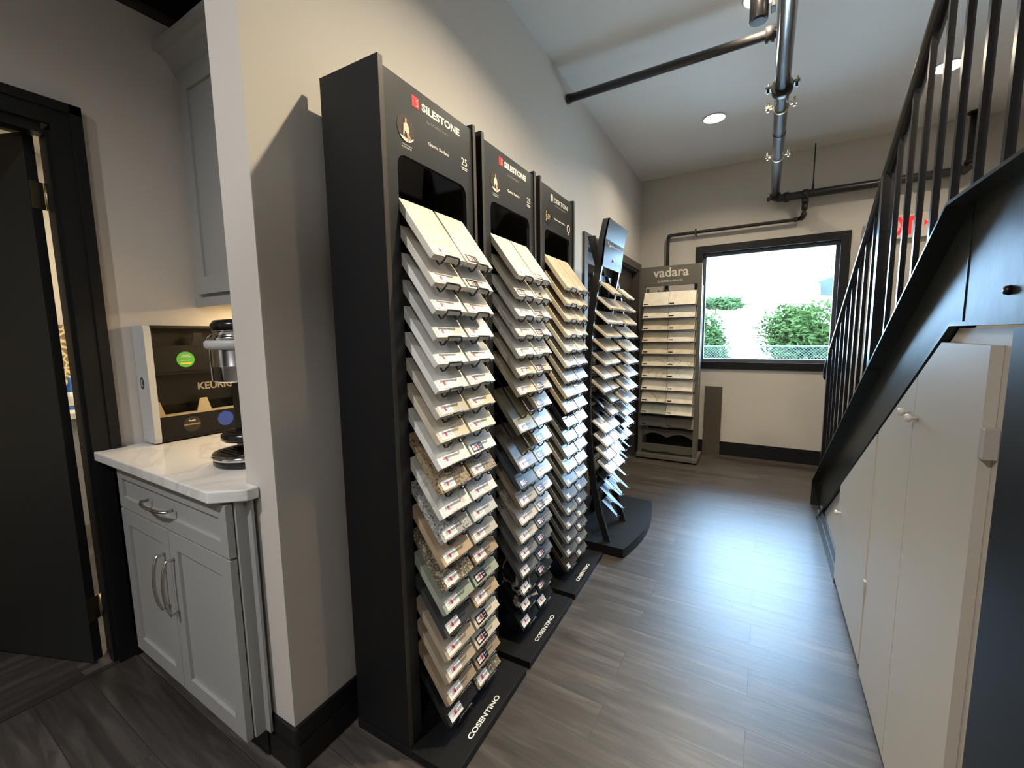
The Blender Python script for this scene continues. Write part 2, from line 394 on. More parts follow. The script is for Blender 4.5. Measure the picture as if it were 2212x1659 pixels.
for z in (0.24, 1.90):
    MB().box(-0.0025, 0.0, -0.045, -0.005, z-0.05, z+0.05, DM).tube([DM @ Vector((-0.004, -0.052, z-0.05)), DM @ Vector((-0.004, -0.052, z+0.05))], 0.006).build('door_hinge', mat('aged_brass', (0.42, 0.34, 0.2), 0.35, metal=1.0), door1)
struct(MB().box(DX-0.012, DX+0.012, dy0, dy1, 0, 0.004).build('trim_2', mat('threshold', (0.03, 0.028, 0.026), 0.5)))

# other room: a counter with patterned splashback and a blue bottle, seen through the hinge gap
t = thing('kitchen_counter', 'pale counter with patterned splashback glimpsed through the door gap', 'counter', (-4.55, 1.02, 0))
MB().box(-0.62, 0.28, -0.35, 0.9, 0, 0.80).build('body', mat('grey_counter_base', (0.35, 0.34, 0.32), 0.5), t)
MB().box(-0.62, 0.31, -0.38, 0.9, 0.80, 0.845, bev=0.004).build('counter_top', mat('cream_top', (0.8, 0.76, 0.66), 0.3), t)
def cell_mat():
    m = bpy.data.materials.new('pebble_pattern_tile'); m.use_nodes = True; N = m.node_tree.nodes; L = m.node_tree.links
    v = N.new('ShaderNodeTexVoronoi'); v.feature = 'DISTANCE_TO_EDGE'; v.inputs['Scale'].default_value = 16
    tc = N.new('ShaderNodeTexCoord'); L.new(tc.outputs['Object'], v.inputs['Vector'])
    r = ramp(N, [(0.06, (0.75, 0.62, 0.32)), (0.12, (0.22, 0.15, 0.08))]); L.new(v.outputs['Distance'], r.inputs['Fac'])
    L.new(r.outputs['Color'], N['Principled BSDF'].inputs['Base Color']); return m
MB().box(-0.62, -0.60, -0.35, 0.9, 0.845, 1.50).build('splashback', cell_mat(), t)
b_ = MB().lathe([(0.03, 0), (0.036, 0.01), (0.036, 0.16), (0.016, 0.20), (0.016, 0.24)], (-4.50, 1.02, 0.846)).build('bottle', mat('blue_plastic', (0.05, 0.16, 0.55), 0.3))
tag(b_, 'blue plastic bottle with white label on the far counter, seen through the door gap', 'bottle')
MB().lathe([(0.0372, 0.03), (0.0372, 0.13)], (-4.50, 1.02, 0.846)).build('bottle_label', M_white, b_)
light('AREA', 'other_room_light', (-3.7, 1.6, 2.85), P_OTHER*2.2, (1.0, 0.86, 0.62), shape='DISK', size=0.5, target=(-3.7, 1.6, 0))
light('AREA', 'other_room_light', (-1.9, 3.9, 2.85), P_OTHER, (1.0, 0.80, 0.56), shape='DISK', size=0.4, target=(-1.9, 3.9, 0))
#PART2
# ------------------------------------------------------------------ sample display racks along the left wall
ORD = ['top', 'second', 'third', 'fourth', 'fifth', 'sixth', 'seventh', 'eighth', 'ninth', 'tenth', 'eleventh', 'twelfth', 'thirteenth', 'fourteenth', 'fifteenth', 'sixteenth', 'seventeenth', 'eighteenth', 'nineteenth', 'twentieth']
def rowname(k): return 'topmost' if k == 0 else ORD[k]+' from top'
P = {
 'cream': ((0.76, 0.71, 0.62), 'plain', None), 'ivory': ((0.82, 0.80, 0.75), 'plain', None), 'white': ((0.84, 0.83, 0.80), 'plain', None),
 'veined white': ((0.80, 0.78, 0.73), 'vein', (0.55, 0.50, 0.42)), 'veined cream': ((0.72, 0.66, 0.55), 'vein', (0.45, 0.38, 0.28)),
 'sand': ((0.64, 0.56, 0.43), 'plain', None), 'beige': ((0.56, 0.47, 0.35), 'plain', None), 'greige': ((0.52, 0.48, 0.41), 'plain', None),
 'pale grey': ((0.56, 0.56, 0.53), 'plain', None), 'speckled brown': ((0.36, 0.27, 0.16), 'speck', (0.06, 0.045, 0.03)),
 'speckled grey': ((0.42, 0.41, 0.38), 'speck', (0.07, 0.07, 0.07)), 'tan': ((0.46, 0.34, 0.22), 'plain', None),
 'pebbled brown': ((0.28, 0.24, 0.17), 'chip', (0.07, 0.055, 0.035)), 'grey-green': ((0.34, 0.36, 0.29), 'plain', None),
 'charcoal': ((0.055, 0.055, 0.053), 'plain', None), 'taupe': ((0.42, 0.34, 0.25), 'plain', None), 'brown': ((0.33, 0.25, 0.17), 'plain', None),
 'black': ((0.012, 0.012, 0.013), 'plain', None), 'mottled tan': ((0.38, 0.28, 0.18), 'vein', (0.15, 0.09, 0.05)),
 'olive grey': ((0.26, 0.25, 0.17), 'plain', None), 'warm grey': ((0.22, 0.20, 0.17), 'vein', (0.12, 0.10, 0.08)),
 'slate blue': ((0.12, 0.14, 0.17), 'plain', None), 'dark grey': ((0.13, 0.13, 0.125), 'plain', None), 'grey': ((0.27, 0.27, 0.26), 'plain', None),
 'marbled beige': ((0.60, 0.55, 0.47), 'vein', (0.35, 0.28, 0.25)), 'veined black': ((0.014, 0.013, 0.014), 'vein', (0.45, 0.42, 0.38)),
 'mid grey': ((0.20, 0.20, 0.195), 'plain', None), 'glossy white': ((0.80, 0.82, 0.83), 'plain', None), 'glossy black': ((0.02, 0.021, 0.024), 'plain', None),
 'dark brown': ((0.045, 0.035, 0.026), 'plain', None), 'mottled grey': ((0.22, 0.22, 0.21), 'vein', (0.10, 0.10, 0.10)),
}
def stone_of(n):
    c, k, c2 = P[n]; return stone(n.replace(' ', '_').replace('-', '_'), c, k, c2, 0.06 if 'glossy' in n else 0.24)
PROTO = {}
def sample(kind, w, l, t, lab, M, label, group, lw=0.062, lh=0.030, lx=0.010, ly=0.008):
    key = (kind, w, l, lab)
    if key not in PROTO:
        o = MB().box(-w/2, w/2, 0, l, 0, t, bev=0.0016).build('stone_sample', stone_of(kind), M=M)
        if lab:
            mm = {'w': M_lbl, 'k': M_lblk, 'd': M_ldot, 'b': M_plast}[lab]
            s_ = MB().box(0, lw, 0, lh, 0, 0.0008).build('sticker', mm, o)
            s_.matrix_parent_inverse = Matrix.Identity(4); s_.location = (-w/2+lx, ly, t+0.0002)
        PROTO[key] = o
    else:
        o = dup(PROTO[key], M)
    return tag(o, label, 'tile', group)

RACK_A = math.radians(2.0)
TILT = math.radians(54)
def wire_path(xc, yf, zf, w=0.078, t=0.02):
    """loop under the tile that comes round its front lip; local rack coordinates, tile front-bottom edge at (yf, zf)"""
    c, s = math.cos(TILT), math.sin(TILT)
    def q(x, a, h): return Vector((xc+x, yf+a*c-h*s, zf+a*s+h*c))       # a up the slope, h off the face
    L_ = [q(-w/2, 0.205, -0.006), q(-w/2, 0.02, -0.006), q(-w/2, -0.010, -0.006), q(-w/2, -0.013, 0.004), q(-w/2+0.003, -0.008, t+0.001), q(-w/2+0.008, -0.002, t+0.006)]
    R_ = [Vector((2*xc-v.x, v.y, v.z)) for v in L_[::-1]]
    return L_ + R_
def rack(x0, y0, kind, where, rows, z0, dz, nwire, label):
    M = T(x0, y0, 0) @ RZ(PI/2+RACK_A)
    w, D, TOP = 0.470, 0.235, 2.110
    t = thing('sample_rack', label, 'display rack', (x0, y0, 0), PI/2+RACK_A, 'tall black sample racks along the left wall')
    for a in (0, w-0.018):
        MB().box(a, a+0.018, 0, D, 0.0, TOP, bev=0.001).box(a+0.0005, a+0.0175, -0.0008, 0.0, 0.03, TOP-0.001).build('side_panel', [M_black, M_blackedge], t)
    for o in [c for c in t.children if c.name.startswith('side_panel')]:
        for f in o.data.polygons:
            if f.center.y < 0.0: f.material_index = 1
    MB().box(0.018, w-0.018, D-0.02, D-0.005, 0.03, 2.08).build('back_panel', M_inner, t)
    MB().box(-0.004, w+0.004, -0.182, D, 0.0, 0.030, bev=0.002).build('base', M_black, t)
    # header board with arched cut-out and long legs
    a, b_, top, cut, r = 0.0185, w-0.0185, 2.092, 1.882, 0.035
    i0, i1 = 0.066, w-0.060
    arc = lambda cx, cz, a0, a1: [(cx+r*math.cos(a0+(a1-a0)*k/6), cz+r*math.sin(a0+(a1-a0)*k/6)) for k in range(7)]
    pts = [(a, 0.031), (a, top), (b_, top), (b_, 0.031), (i1, 0.031)] + arc(i1-r, cut-r, 0, PI/2) + arc(i0+r, cut-r, PI/2, PI) + [(i0, 0.031)]
    MB().prism(pts, lambda u, v, w_: Vector((u, w_, v)), (0.006, 0.020)).build('header_panel', M_header, t)
    f = 0.0055
    def tx(s_, u, z, wd, hgt, m=M_white, name='lettering', bold=0.0):
        return text(name, s_, 0.02, T(u, f, z) @ FRONT, m, t, width=wd, height=hgt, bold=bold, depth=0.0003)
    if kind == 'S':
        lg = MB().box(0.137, 0.169, f-0.0006, f, 2.036, 2.068).build('logo_square', M_red, t)
        text('logo_letter', 'S', 0.02, T(0.157, f-0.0009, 2.041) @ FRONT, M_white, lg, width=0.007, height=0.021, bold=0.0)
        tx('SILESTONE', 0.182, 2.041, 0.196, 0.024, bold=0.0007)
        tx('by COSENTINO', 0.203, 2.014, 0.106, 0.0095, M_greyprint)
        tx('Quartz Surface', 0.208, 1.951, 0.104, 0.0125, bold=0.0004)
        tx('Cindy Crawford', 0.087, 1.912, 0.044, 0.005); tx('SILESTONE TOP', 0.087, 1.904, 0.043, 0.005)
        tx('25', 0.386, 1.952, 0.034, 0.024)
        MB().box(0.384, 0.422, f-0.0005, f, 1.942, 1.945).box(0.388, 0.418, f-0.0005, f, 1.936, 1.939).build('lettering', M_white, t)
        dk = MB().prism([(0.108+0.038*math.cos(2*PI*k/40), 1.960+0.038*math.sin(2*PI*k/40)) for k in range(40)], lambda u, v, w_: Vector((u, w_, v)), (f-0.0006, f)).build('round_photo', mat('photo_dark', (0.045, 0.030, 0.028), 0.4), t)
        fl = lambda pts, m, nm, d=0.0009: MB().prism(pts, lambda u, v, w_: Vector((u+0.108, w_, v+1.960)), (f-d-0.0004, f-d)).build(nm, m, dk)
        tb = [(-0.029, -0.024)] + [(0.0378*math.cos(a_), 0.0378*math.sin(a_)) for a_ in [math.radians(220+k*10) for k in range(12)]] + [(0.010, -0.028)]
        fl(tb, mat('photo_table', (0.75, 0.72, 0.68), 0.4), 'photo_table')
        fl([(-0.012, 0.012), (-0.006, 0.016), (0.002, 0.016), (0.008, 0.011), (0.012, -0.004), (0.010, -0.012), (-0.002, -0.012), (-0.006, -0.006), (-0.012, -0.024), (-0.015, -0.024), (-0.013, -0.006)], mat('photo_jumper', (0.72, 0.66, 0.50), 0.5), 'photo_jumper', 0.0013)
        fl([(-0.005, 0.016), (-0.006, 0.024), (-0.002, 0.029), (0.002, 0.025), (0.001, 0.016)], mat('photo_skin', (0.55, 0.33, 0.22), 0.5), 'photo_face', 0.0013)
        fl([(0.000, -0.012), (0.010, -0.012), (0.020, -0.026), (0.015, -0.030), (0.008, -0.020), (0.009, -0.035), (0.004, -0.035)], mat('photo_skin', (0.55, 0.33, 0.22), 0.5), 'photo_leg', 0.0013)
        fl([(-0.008, 0.012), (-0.010, 0.024), (-0.004, 0.031), (-0.005, 0.022), (-0.005, 0.012)], mat('photo_hair', (0.10, 0.05, 0.03), 0.5), 'photo_hair', 0.0015)
    else:
        lg = MB()
        for k in range(6): lg.box(0.141+(0.004 if k in (0, 5) else 0), 0.170-(0.005 if k in (0, 5) else 0.001*(k % 2)), f-0.0006, f, 2.030+k*0.0062, 2.0342+k*0.0062)
        lg.build('logo_bars', M_white, t)
        tx('DEKTON', 0.184, 2.034, 0.188, 0.023, bold=0.0002)
        tx('ULTRACOMPACT SURFACES', 0.188, 2.016, 0.150, 0.0062, M_greyprint)
        tx('Ultracompact Surface', 0.184, 1.948, 0.152, 0.0115, bold=0.0004)
        dk = MB().prism([(0.109+0.041*math.cos(2*PI*k/40), 1.945+0.041*math.sin(2*PI*k/40)) for k in range(40)], lambda u, v, w_: Vector((u, w_, v)), (f-0.0006, f)).build('round_badge', mat('badge_dark', (0.012, 0.012, 0.014), 0.35), t)
        gd = MB()
        for (u, v, rr) in ((-0.022, 0.018, 0.006), (-0.026, 0.004, 0.005), (-0.019, -0.006, 0.008), (-0.024, -0.020, 0.006)):
            gd.prism([(0.109+u+rr*math.cos(2*PI*k/14), 1.945+v+rr*math.sin(2*PI*k/14)) for k in range(14)], lambda a_, b2, w_: Vector((a_, w_, b2)), (f-0.0012, f-0.0007))
        gd.build('gold_spots', mat('gold_print', (0.65, 0.45, 0.12), 0.35), dk)
        wl_ = MB()
        for k, (u0, u1) in enumerate(((-0.006, 0.018), (-0.006, 0.024), (-0.006, 0.014), (-0.006, 0.016))): wl_.box(0.109+u0, 0.109+u1, f-0.0012, f-0.0007, 1.953-k*0.007, 1.956-k*0.007)
        wl_.build('badge_lines', M_white, dk)
        rg = []
        for k in range(33): rg.append((0.386+0.023*math.cos(2*PI*k/32), 1.940+0.023*math.sin(2*PI*k/32)))
        for k in range(33): rg.append((0.386+0.016*math.cos(-2*PI*k/32), 1.940+0.016*math.sin(-2*PI*k/32)))
        MB().prism(rg, lambda u, v, w_: Vector((u, w_, v)), (f-0.0006, f)).build('round_seal', M_white, t)
        MB().box(0.372, 0.400, f-0.0006, f, 1.908, 1.911).build('lettering', M_white, t)
    # COSENTINO on the base, reading away from the camera, tops toward the wall
    text('base_lettering', 'COSENTINO', 0.03, T(0.118, -0.158, 0.0302) , M_white, t, width=0.190, height=0.0185, bold=0.0006, depth=0.0002)
    # wires and samples
    cols = (0.068+0.077, 0.068+0.077+0.165)
    lw = {'S': (0.062, 0.030), 'D': (0.030, 0.024)}[kind]
    for k in range(nwire):
        for ci, xc in enumerate(cols):
            zf = z0-dz*k
            nm = rows[k][ci] if k < len(rows) else None
            if nm == 'none': continue
            MB().tube(wire_path(xc, -0.100, zf), 0.0032, 6).build('wire_holder', M_wire, t)
            if not nm: continue
            n_, lab = nm
            col = ('left', 'right')[ci]
            Mt = M @ T(xc, -0.100, zf) @ RX(TILT)
            sample(n_, 0.154, 0.216, 0.020, lab, Mt, '%s stone sample, %s in %s column of %s black rack' % (n_, rowname(k), col, where),
                   'stone samples on the %s tall black rack' % where, lw=lw[0], lh=lw[1], lx=0.012 if kind == 'S' else 0.022, ly=0.006)
    return t
def pr(L, R, labL=None, labR=None):
    out = []
    for k in range(max(len(L), len(R))):
        row = []
        for A, lb in ((L, labL), (R, labR)):
            n = A[k] if k < len(A) else 'none'
            if n in ('none', None): row.append(n)
            else:
                row.append((n.rstrip('*'), 'k' if n.endswith('*') else lb))
        out.append(row)
    return out
R1 = pr(['cream', 'cream', 'ivory', 'pale grey', 'ivory', 'ivory', 'greige', 'sand', 'ivory', 'speckled brown', 'veined white', 'speckled grey', 'tan', 'pebbled brown', 'grey-green', 'charcoal', 'taupe', 'taupe', 'brown', 'black'],
        ['cream*', 'ivory*', 'cream', 'pale grey', 'ivory', 'ivory', 'sand', 'cream', 'ivory*', 'speckled brown', 'veined white', 'pale grey', 'greige', 'mottled tan', 'grey-green*', 'tan', 'sand*', 'sand*', 'brown*', 'pebbled brown'], 'w', 'w')
R2 = pr(['cream', 'cream*', 'ivory', 'veined white', 'ivory', 'veined cream', 'sand', None, 'olive grey', None, 'warm grey', 'slate blue*', 'taupe', 'marbled beige', 'greige', 'mid grey', 'dark grey', 'veined black', 'veined black', 'black'],
        ['cream*', 'cream*', 'ivory*', 'ivory*', 'veined white', 'sand*', 'sand*', 'beige*', 'pale grey', 'beige*', 'pale grey*', 'sand', 'pale grey*', 'ivory*', 'mid grey*', 'dark grey*', 'slate blue*', 'veined black*', 'glossy black*', 'black'], 'w', 'w')
R3 = pr(['sand', 'sand', 'sand', 'sand', 'cream', 'cream', 'greige', 'sand', 'beige', 'glossy black', 'grey', 'grey', 'greige', 'grey', 'mid grey', 'mottled grey', 'mid grey', 'dark grey', 'dark grey', 'dark brown'],
        ['sand', 'sand', 'sand', 'cream', 'cream', 'greige', 'grey', 'glossy white', 'grey', 'glossy white', 'grey', 'mid grey', 'greige', 'glossy white', 'mid grey', 'dark grey', 'mottled grey', 'dark grey', 'mid grey', 'dark grey'], 'd', 'd')
rack(-0.927, 0.872, 'S', 'nearest', R1, 1.571, 0.0782, 20, 'nearest tall black sample rack, red square logo on its header, beside the column')
rack(-0.944, 1.380, 'S', 'middle', R2, 1.571, 0.0782, 20, 'middle tall black sample rack with red square logo and two empty wire holders')
rack(-0.961, 1.893, 'D', 'farthest', R3, 1.571, 0.0782, 20, 'farthest tall black sample rack, header with white striped logo and round black badge')

# ------------------------------------------------------------------ curved double rack
def interp(tab, z):
    if z >= tab[0][0]: return tab[0][1]
    for (za, xa), (zb, xb) in zip(tab, tab[1:]):
        if zb <= z <= za: return xa+(xb-xa)*(za-z)/(za-zb)
    return tab[-1][1]
TABL = [(2.015, -.798), (1.903, -.824), (1.786, -.837), (1.629, -.866), (1.467, -.888), (1.33, -.901), (1.133, -.909), (.961, -.911), (.759, -.904), (.554, -.890), (.379, -.862), (.235, -.830), (.06, -.775)]
TABR = [(2.02, -1.030), (1.90, -.998), (1.765, -.961), (1.577, -.924), (1.458, -.905), (1.287, -.885), (1.14, -.880), (1.04, -.878), (.85, -.888), (.65, -.905), (.45, -.935), (.25, -.975), (.06, -1.02)]
cr = thing('curved_sample_rack', 'bowed black sample rack with silver-blue sign board on a rounded base', 'display rack', (-0.85, 2.83, 0))
K = T(-0.85, 2.83, 0).inverted()
def cpart(b, name, m, par=None):
    o = b.build(name, m, cr if par is None else par)
    return o
bp = [(-0.68, 2.412), (-1.16, 2.405), (-1.16, 3.262), (-0.708, 3.256)]
arc_ = []
for k in range(1, 14):
    s_ = k/14; y = 3.256+(2.412-3.256)*s_; x = -0.700 + 0.022*s_ + 0.055*math.sin(PI*s_)
    arc_.append((x, y))
cpart(MB().prism(bp+arc_, lambda u, v, w_: K @ Vector((u, v, w_)), (0.008, 0.06)), 'base', M_black)
def leg(tab, y, wid, dep, zt=None):
    b = MB(); zs = [z for z, x in tab]; P0 = []
    for z, x in tab: P0.append((x, z))
    for z, x in tab[::-1]: P0.append((x-dep, z))
    b.prism(P0, lambda u, v, w_: K @ Vector((u, w_, v)), (y, y+wid))
    return b
M_sil = mat('satin_blue_grey_board', (0.085, 0.095, 0.105), 0.20, spec=0.8)
for y in (2.457, 2.797): cpart(leg(TABL, y, 0.020, 0.042), 'side_frame', M_rail)
for y in (2.845, 3.140): cpart(leg(TABR, y, 0.020, 0.042), 'side_frame', M_rail)
sg = MB()
TB = [(z, x) for z, x in TABL if z > 1.7]
sp_ = [(x+0.002, z) for z, x in ((2.012, -.799), (1.903, -.824), (1.786, -.837), (1.748, -.842))]
sg.prism(sp_ + [(x-0.012, z) for x, z in sp_[::-1]], lambda u, v, w_: K @ Vector((u, w_, v)), (2.457, 2.822))
sgo = cpart(sg, 'sign_board', M_sil)
sg = MB()
sp2 = [(x-0.040, z) for z, x in ((2.02, -1.030), (1.90, -.998), (1.765, -.961))]
sg.prism(sp2 + [(x-0.012, z) for x, z in sp2[::-1]], lambda u, v, w_: K @ Vector((u, w_, v)), (2.845, 3.160))
cpart(sg, 'rear_sign_board', M_rail)
def onsign(y, z):   # matrix on the sign face; letters read along +y
    th = math.atan2(0.025, 0.112)
    return K @ T(interp(TABL, z)+0.0025, y, z) @ RZ(PI/2) @ RX(PI/2-th)
text('sign_lettering', 'caesarstone', 0.03, onsign(2.556, 1.877), M_white, cr, width=0.252, height=0.026, bold=0.0006, depth=0.0004)
ring = []
for k in range(25): a_ = math.radians(60+k*300/24*0.94); ring.append((0.024*math.cos(a_), 0.026*math.sin(a_)))
for k in range(24, -1, -1): a_ = math.radians(60+k*300/24*0.94); ring.append((0.019*math.cos(a_), 0.021*math.sin(a_)))
Ms = onsign(2.523, 1.890)
MB().prism(ring, lambda u, v, w_: Ms @ Vector((u, v, w_)), (0, 0.0006)).build('sign_logo', M_white, cr)
Ms2 = onsign(2.645, 1.811)
MB().prism([(0.021*math.cos(2*PI*k/24), 0.021*math.sin(2*PI*k/24)) for k in range(24)], lambda u, v, w_: Ms2 @ Vector((u, v, w_)), (0, 0.0006)).build('sign_dot', M_white, cr)
for z in (0.35, 1.25, 1.70):
    cpart(MB().box(interp(TABL, z)-0.062, interp(TABL, z)-0.050, 2.477, 2.797, z-0.02, z+0.02, K), 'cross_bar', M_rail)
    cpart(MB().box(interp(TABR, z)-0.062, interp(TABR, z)-0.050, 2.865, 3.140, z-0.02, z+0.02, K), 'cross_bar', M_rail)
for z in (0.35, 1.25): cpart(MB().box(interp(TABL, z)-0.04, interp(TABL, z)-0.02, 2.817, 2.845, z-0.015, z+0.015, K), 'cross_bar', M_rail)
T2 = math.radians(41)
def tray(M, w=0.150, l=0.122):
    """holder plate with arched cut-out at its front and three small lips"""
    b = MB(); r = w*0.33
    pts = [(-w/2, 0), (-w/2, l), (w/2, l), (w/2, 0), (r, 0)] + [(r*math.cos(PI*k/12), 1.5*r*math.sin(PI*k/12)) for k in range(1, 12)] + [(-r, 0)]
    b.prism(pts, lambda u, v, w_: M @ Vector((u, v, w_)), (-0.004, -0.001))
    for x in (-w/2+0.003, w/2-0.003):
        b.box(x-0.003, x+0.003, -0.010, 0.0, -0.004, -0.001, M); b.box(x-0.003, x+0.003, -0.012, -0.009, -0.004, 0.012, M)
    return b
M_tray = mat('black_acrylic', (0.015, 0.016, 0.02), 0.30, spec=0.35)
LA = ['sand', None, 'ivory', 'sand', 'sand', 'greige', 'cream', 'greige', 'none', 'none', 'veined white', 'ivory', 'glossy white', 'glossy white', None, None, None]
LB = ['none', 'sand', 'cream', 'beige', 'sand', 'cream', 'beige', 'sand', 'olive grey', 'beige', 'cream', 'greige', 'grey', 'glossy white', None, None, 'none']
LA = ['sand', 'cream', 'ivory', 'sand', 'sand', 'greige', 'cream', 'greige', None, None, 'veined white', 'ivory', 'glossy white', 'glossy white', None, None, None]
LB = [None, 'sand', 'cream', 'beige', 'sand', 'cream', 'beige', 'taupe', 'olive grey', 'beige', 'cream', 'greige', 'grey', 'glossy white', None, None, 'none']
RA = [None, 'grey', 'sand', 'ivory', 'cream', 'sand', 'cream', 'ivory', 'cream', 'grey', 'glossy black', 'mid grey', None, None]
RB = ['ivory', 'pale grey', 'sand', 'cream', 'ivory', 'greige', 'pale grey', 'ivory', 'glossy white', 'slate blue', 'slate blue', 'mid grey', None, None]
for tab, rows, ys, z0, dz, gi in ((None, (LA, LB), (2.555, 2.713), 1.580, 0.0842, 0), (None, (RA, RB), (2.932, 3.068), 1.589, 0.0900, 1)):
    for k in range(len(rows[0])):
        zf = z0-dz*k
        if gi == 0: xf = interp([(1.58, -.782), (1.505, -.798), (1.424, -.811), (1.34, -.821), (1.167, -.829), (.95, -.836), (.825, -.835), (.743, -.825), (.656, -.815), (.57, -.802), (.486, -.790), (.40, -.775), (.235, -.745)], zf)
        else: xf = -0.798-0.15*(zf-1.09)**2
        for ci in (0, 1):
            n_ = rows[ci][k]
            if n_ == 'none': continue
            M = T(xf, ys[ci], zf) @ RZ(PI/2) @ RX(T2)
            o = tray(K @ M, 0.150 if gi == 0 else 0.132).build('tile_tray', M_tray, cr)
            if n_:
                cn = ('first', 'second', 'third', 'fourth')[gi*2+ci]
                sample(n_, 0.146 if gi == 0 else 0.128, 0.112, 0.014, None, M @ T(0, 0, 0.0), '%s small stone sample, %s in %s column of bowed rack' % (n_, rowname(k), cn), 'small stone samples on the bowed rack')

# ------------------------------------------------------------------ grey rack under the window
vr = thing('grey_sample_rack', 'taupe grey sample rack with white lettering, standing in front of the window', 'display rack', (-0.857, 4.60, 0))
VK = T(-0.857, 4.60, 0).inverted()
vx0, vx1 = -1.154, -0.561
for a in (vx0, vx1-0.040):
    MB().box(a, a+0.040, 4.60, 4.66, 0.062, 1.84, VK, bev=0.002).build('upright', M_vad, vr)
MB().box(vx0, vx1, 4.60, 4.625, 1.835, 2.033, VK, bev=0.002).build('header_panel', M_vad, vr)
MB().box(vx0-0.01, vx1+0.012, 4.57, 4.93, 0.018, 0.062, VK, bev=0.003).build('base', M_vad, vr)
for x in (vx0+0.03, vx1-0.03):
    for y in (4.60, 4.90): MB().lathe([(0.014, 0), (0.014, 0.018)], tuple(VK @ Vector((x, y, 0)))).build('foot', M_zinc, vr)
for a in (vx0, vx1-0.040): MB().box(a, a+0.02, 4.86, 4.90, 0.062, 1.84, VK).build('rear_upright', M_vad, vr)
for i, (z, zt) in enumerate(((0.10, 0.17), (0.245, 0.335))):
    pts = [(vx0+.04, zt), (vx0+.04, z)]
    n = 24
    for k in range(n+1):
        u = k/n; x = vx0+.04+(vx1-vx0-.08)*u
        pts.append((x, z+(0.045 if i else 0.03)*abs(math.sin(2*PI*u))*(1 if i else -0.6)))
    pts += [(vx1-.04, z), (vx1-.04, zt)]
    MB().prism(pts, lambda u, v, w_: VK @ Vector((u, 4.62+0.0*v+w_, v)), (0, 0.004)).build('scalloped_shelf', M_vad, vr)
MB().box(vx0+.04, vx1-.04, 4.88, 4.885, 0.062, 1.78, VK).build('back_sheet', M_inner, vr)
text('header_lettering', 'vadara', 0.1, VK @ T(-1.030, 4.599, 1.925) @ FRONT, mat('pale_lettering', (0.62, 0.58, 0.50), 0.5), vr, width=0.345, bold=0.0016, depth=0.0006)
text('header_lettering', 'QUARTZ SURFACES', 0.03, VK @ T(-0.985, 4.599, 1.872) @ FRONT, mat('pale_lettering', (0.62, 0.58, 0.50), 0.5), vr, width=0.245, bold=0.0006, depth=0.0006)
VZ = [1.630, 1.505, 1.382, 1.262, 1.138, 1.013, 0.889, 0.760, 0.632, 0.507, 0.375]
VL = ['cream', 'cream', 'sand', 'sand', 'sand', 'veined cream', 'veined cream', 'cream', 'veined cream', 'grey-green', 'charcoal']
VR = ['cream', 'cream', 'sand', 'cream', 'sand', 'veined cream', 'veined white', 'cream', 'cream', 'cream', 'dark brown']
T3 = math.radians(62)
for k, z in enumerate(VZ):
    yf = 4.545+0.0
    Mv = T(0, yf, z) @ RX(T3)
    b = MB().box(vx0+0.03, vx1-0.032, -0.002, 0.165, -0.006, -0.002, VK @ Mv)
    for x in (-1.10, -0.875, -0.845, -0.625): b.box(x-0.018, x+0.018, -0.006, -0.002, -0.006, 0.014, VK @ Mv)
    b.build('shelf', M_vad, vr)
    for ci, (xc, L_) in enumerate(((-0.9885, VL), (-0.7345, VR))):
        sample(L_[k], 0.250, 0.158, 0.012, 'b', T(xc, yf, z) @ RX(T3) @ T(0, 0, 0), '%s stone sample, %s in %s column of grey rack' % (L_[k], rowname(k), ('left', 'right')[ci]),
               'stone samples on the grey rack', lw=0.045, lh=0.012, lx=0.008, ly=0.012)
pk = MB().box(-0.087, 0.087, -0.007, 0.007, 0, 0.765).build('flooring_plank', mat('brown_oak_board', (0.062, 0.048, 0.034), 0.5, var=0.25, vscale=9), M=T(-0.468, 5.040, 0.0) @ RX(math.radians(-5.5)))
tag(pk, 'brown flooring plank leaning upright against the wall under the window', 'plank')
#PART3
# ------------------------------------------------------------------ staircase
SX = 0.41                      # web of the near stringer
def zt(y): return 0.19+0.5887*(3.94-y)
def zb(y): return 0.605*(3.64-y)
st = thing('staircase', 'black painted steel staircase with railing rising towards the viewer', 'staircase', (0.9, 3.9, 0))
SK = T(0.9, 3.9, 0).inverted()
YZ = lambda u, v, w_: SK @ Vector((w_, u, v))
web = [(3.94, 0.0), (3.94, 0.19), (1.46, 1.652), (1.46, 1.33), (1.39, 1.362), (3.64, 0.0)]
def stringer(x, sgn, name='stringer'):
    b = MB()
    b.prism([(3.93, 0.0), (3.93, 0.185), (1.46, 1.650), (1.455, 1.362), (1.39, 1.362), (3.64, 0.0)], YZ, (x, x+0.008))
    # top flange
    b.prism([(3.94, 0.0), (3.94, 0.192), (1.458, 1.654), (1.458, 1.646), (3.932, 0.186), (3.932, 0.0)], YZ, (x-0.05*sgn if sgn > 0 else x+0.008, x if sgn > 0 else x+0.058))
    # bottom flange
    b.prism([(3.65, 0.0), (1.392, 1.366), (1.392, 1.357), (3.635, 0.0)], YZ, (x-0.040*sgn if sgn > 0 else x+0.008, x if sgn > 0 else x+0.048))
    return b.build(name, M_steelpaint, st)
stringer(SX, 1); stringer(1.42, -1)
ld = MB()
ld.prism([(1.462, 1.362), (1.462, 1.654), (-0.6, 1.654), (-0.6, 1.362)], YZ, (SX, SX+0.008))
ld.box(SX-0.05, SX, -0.6, 1.458, 1.646, 1.654, SK); ld.box(SX-0.04, SX, -0.6, 1.392, 1.357, 1.366, SK)
ld.box(SX-0.002, SX+0.002, 1.452, 1.460, 1.366, 1.646, SK)
ld.build('landing_beam', M_steelpaint, st)
MB().box(SX+0.008, 1.75, -0.6, 1.45, 1.60, 1.645, SK).build('landing_platform', M_steelpaint, st)
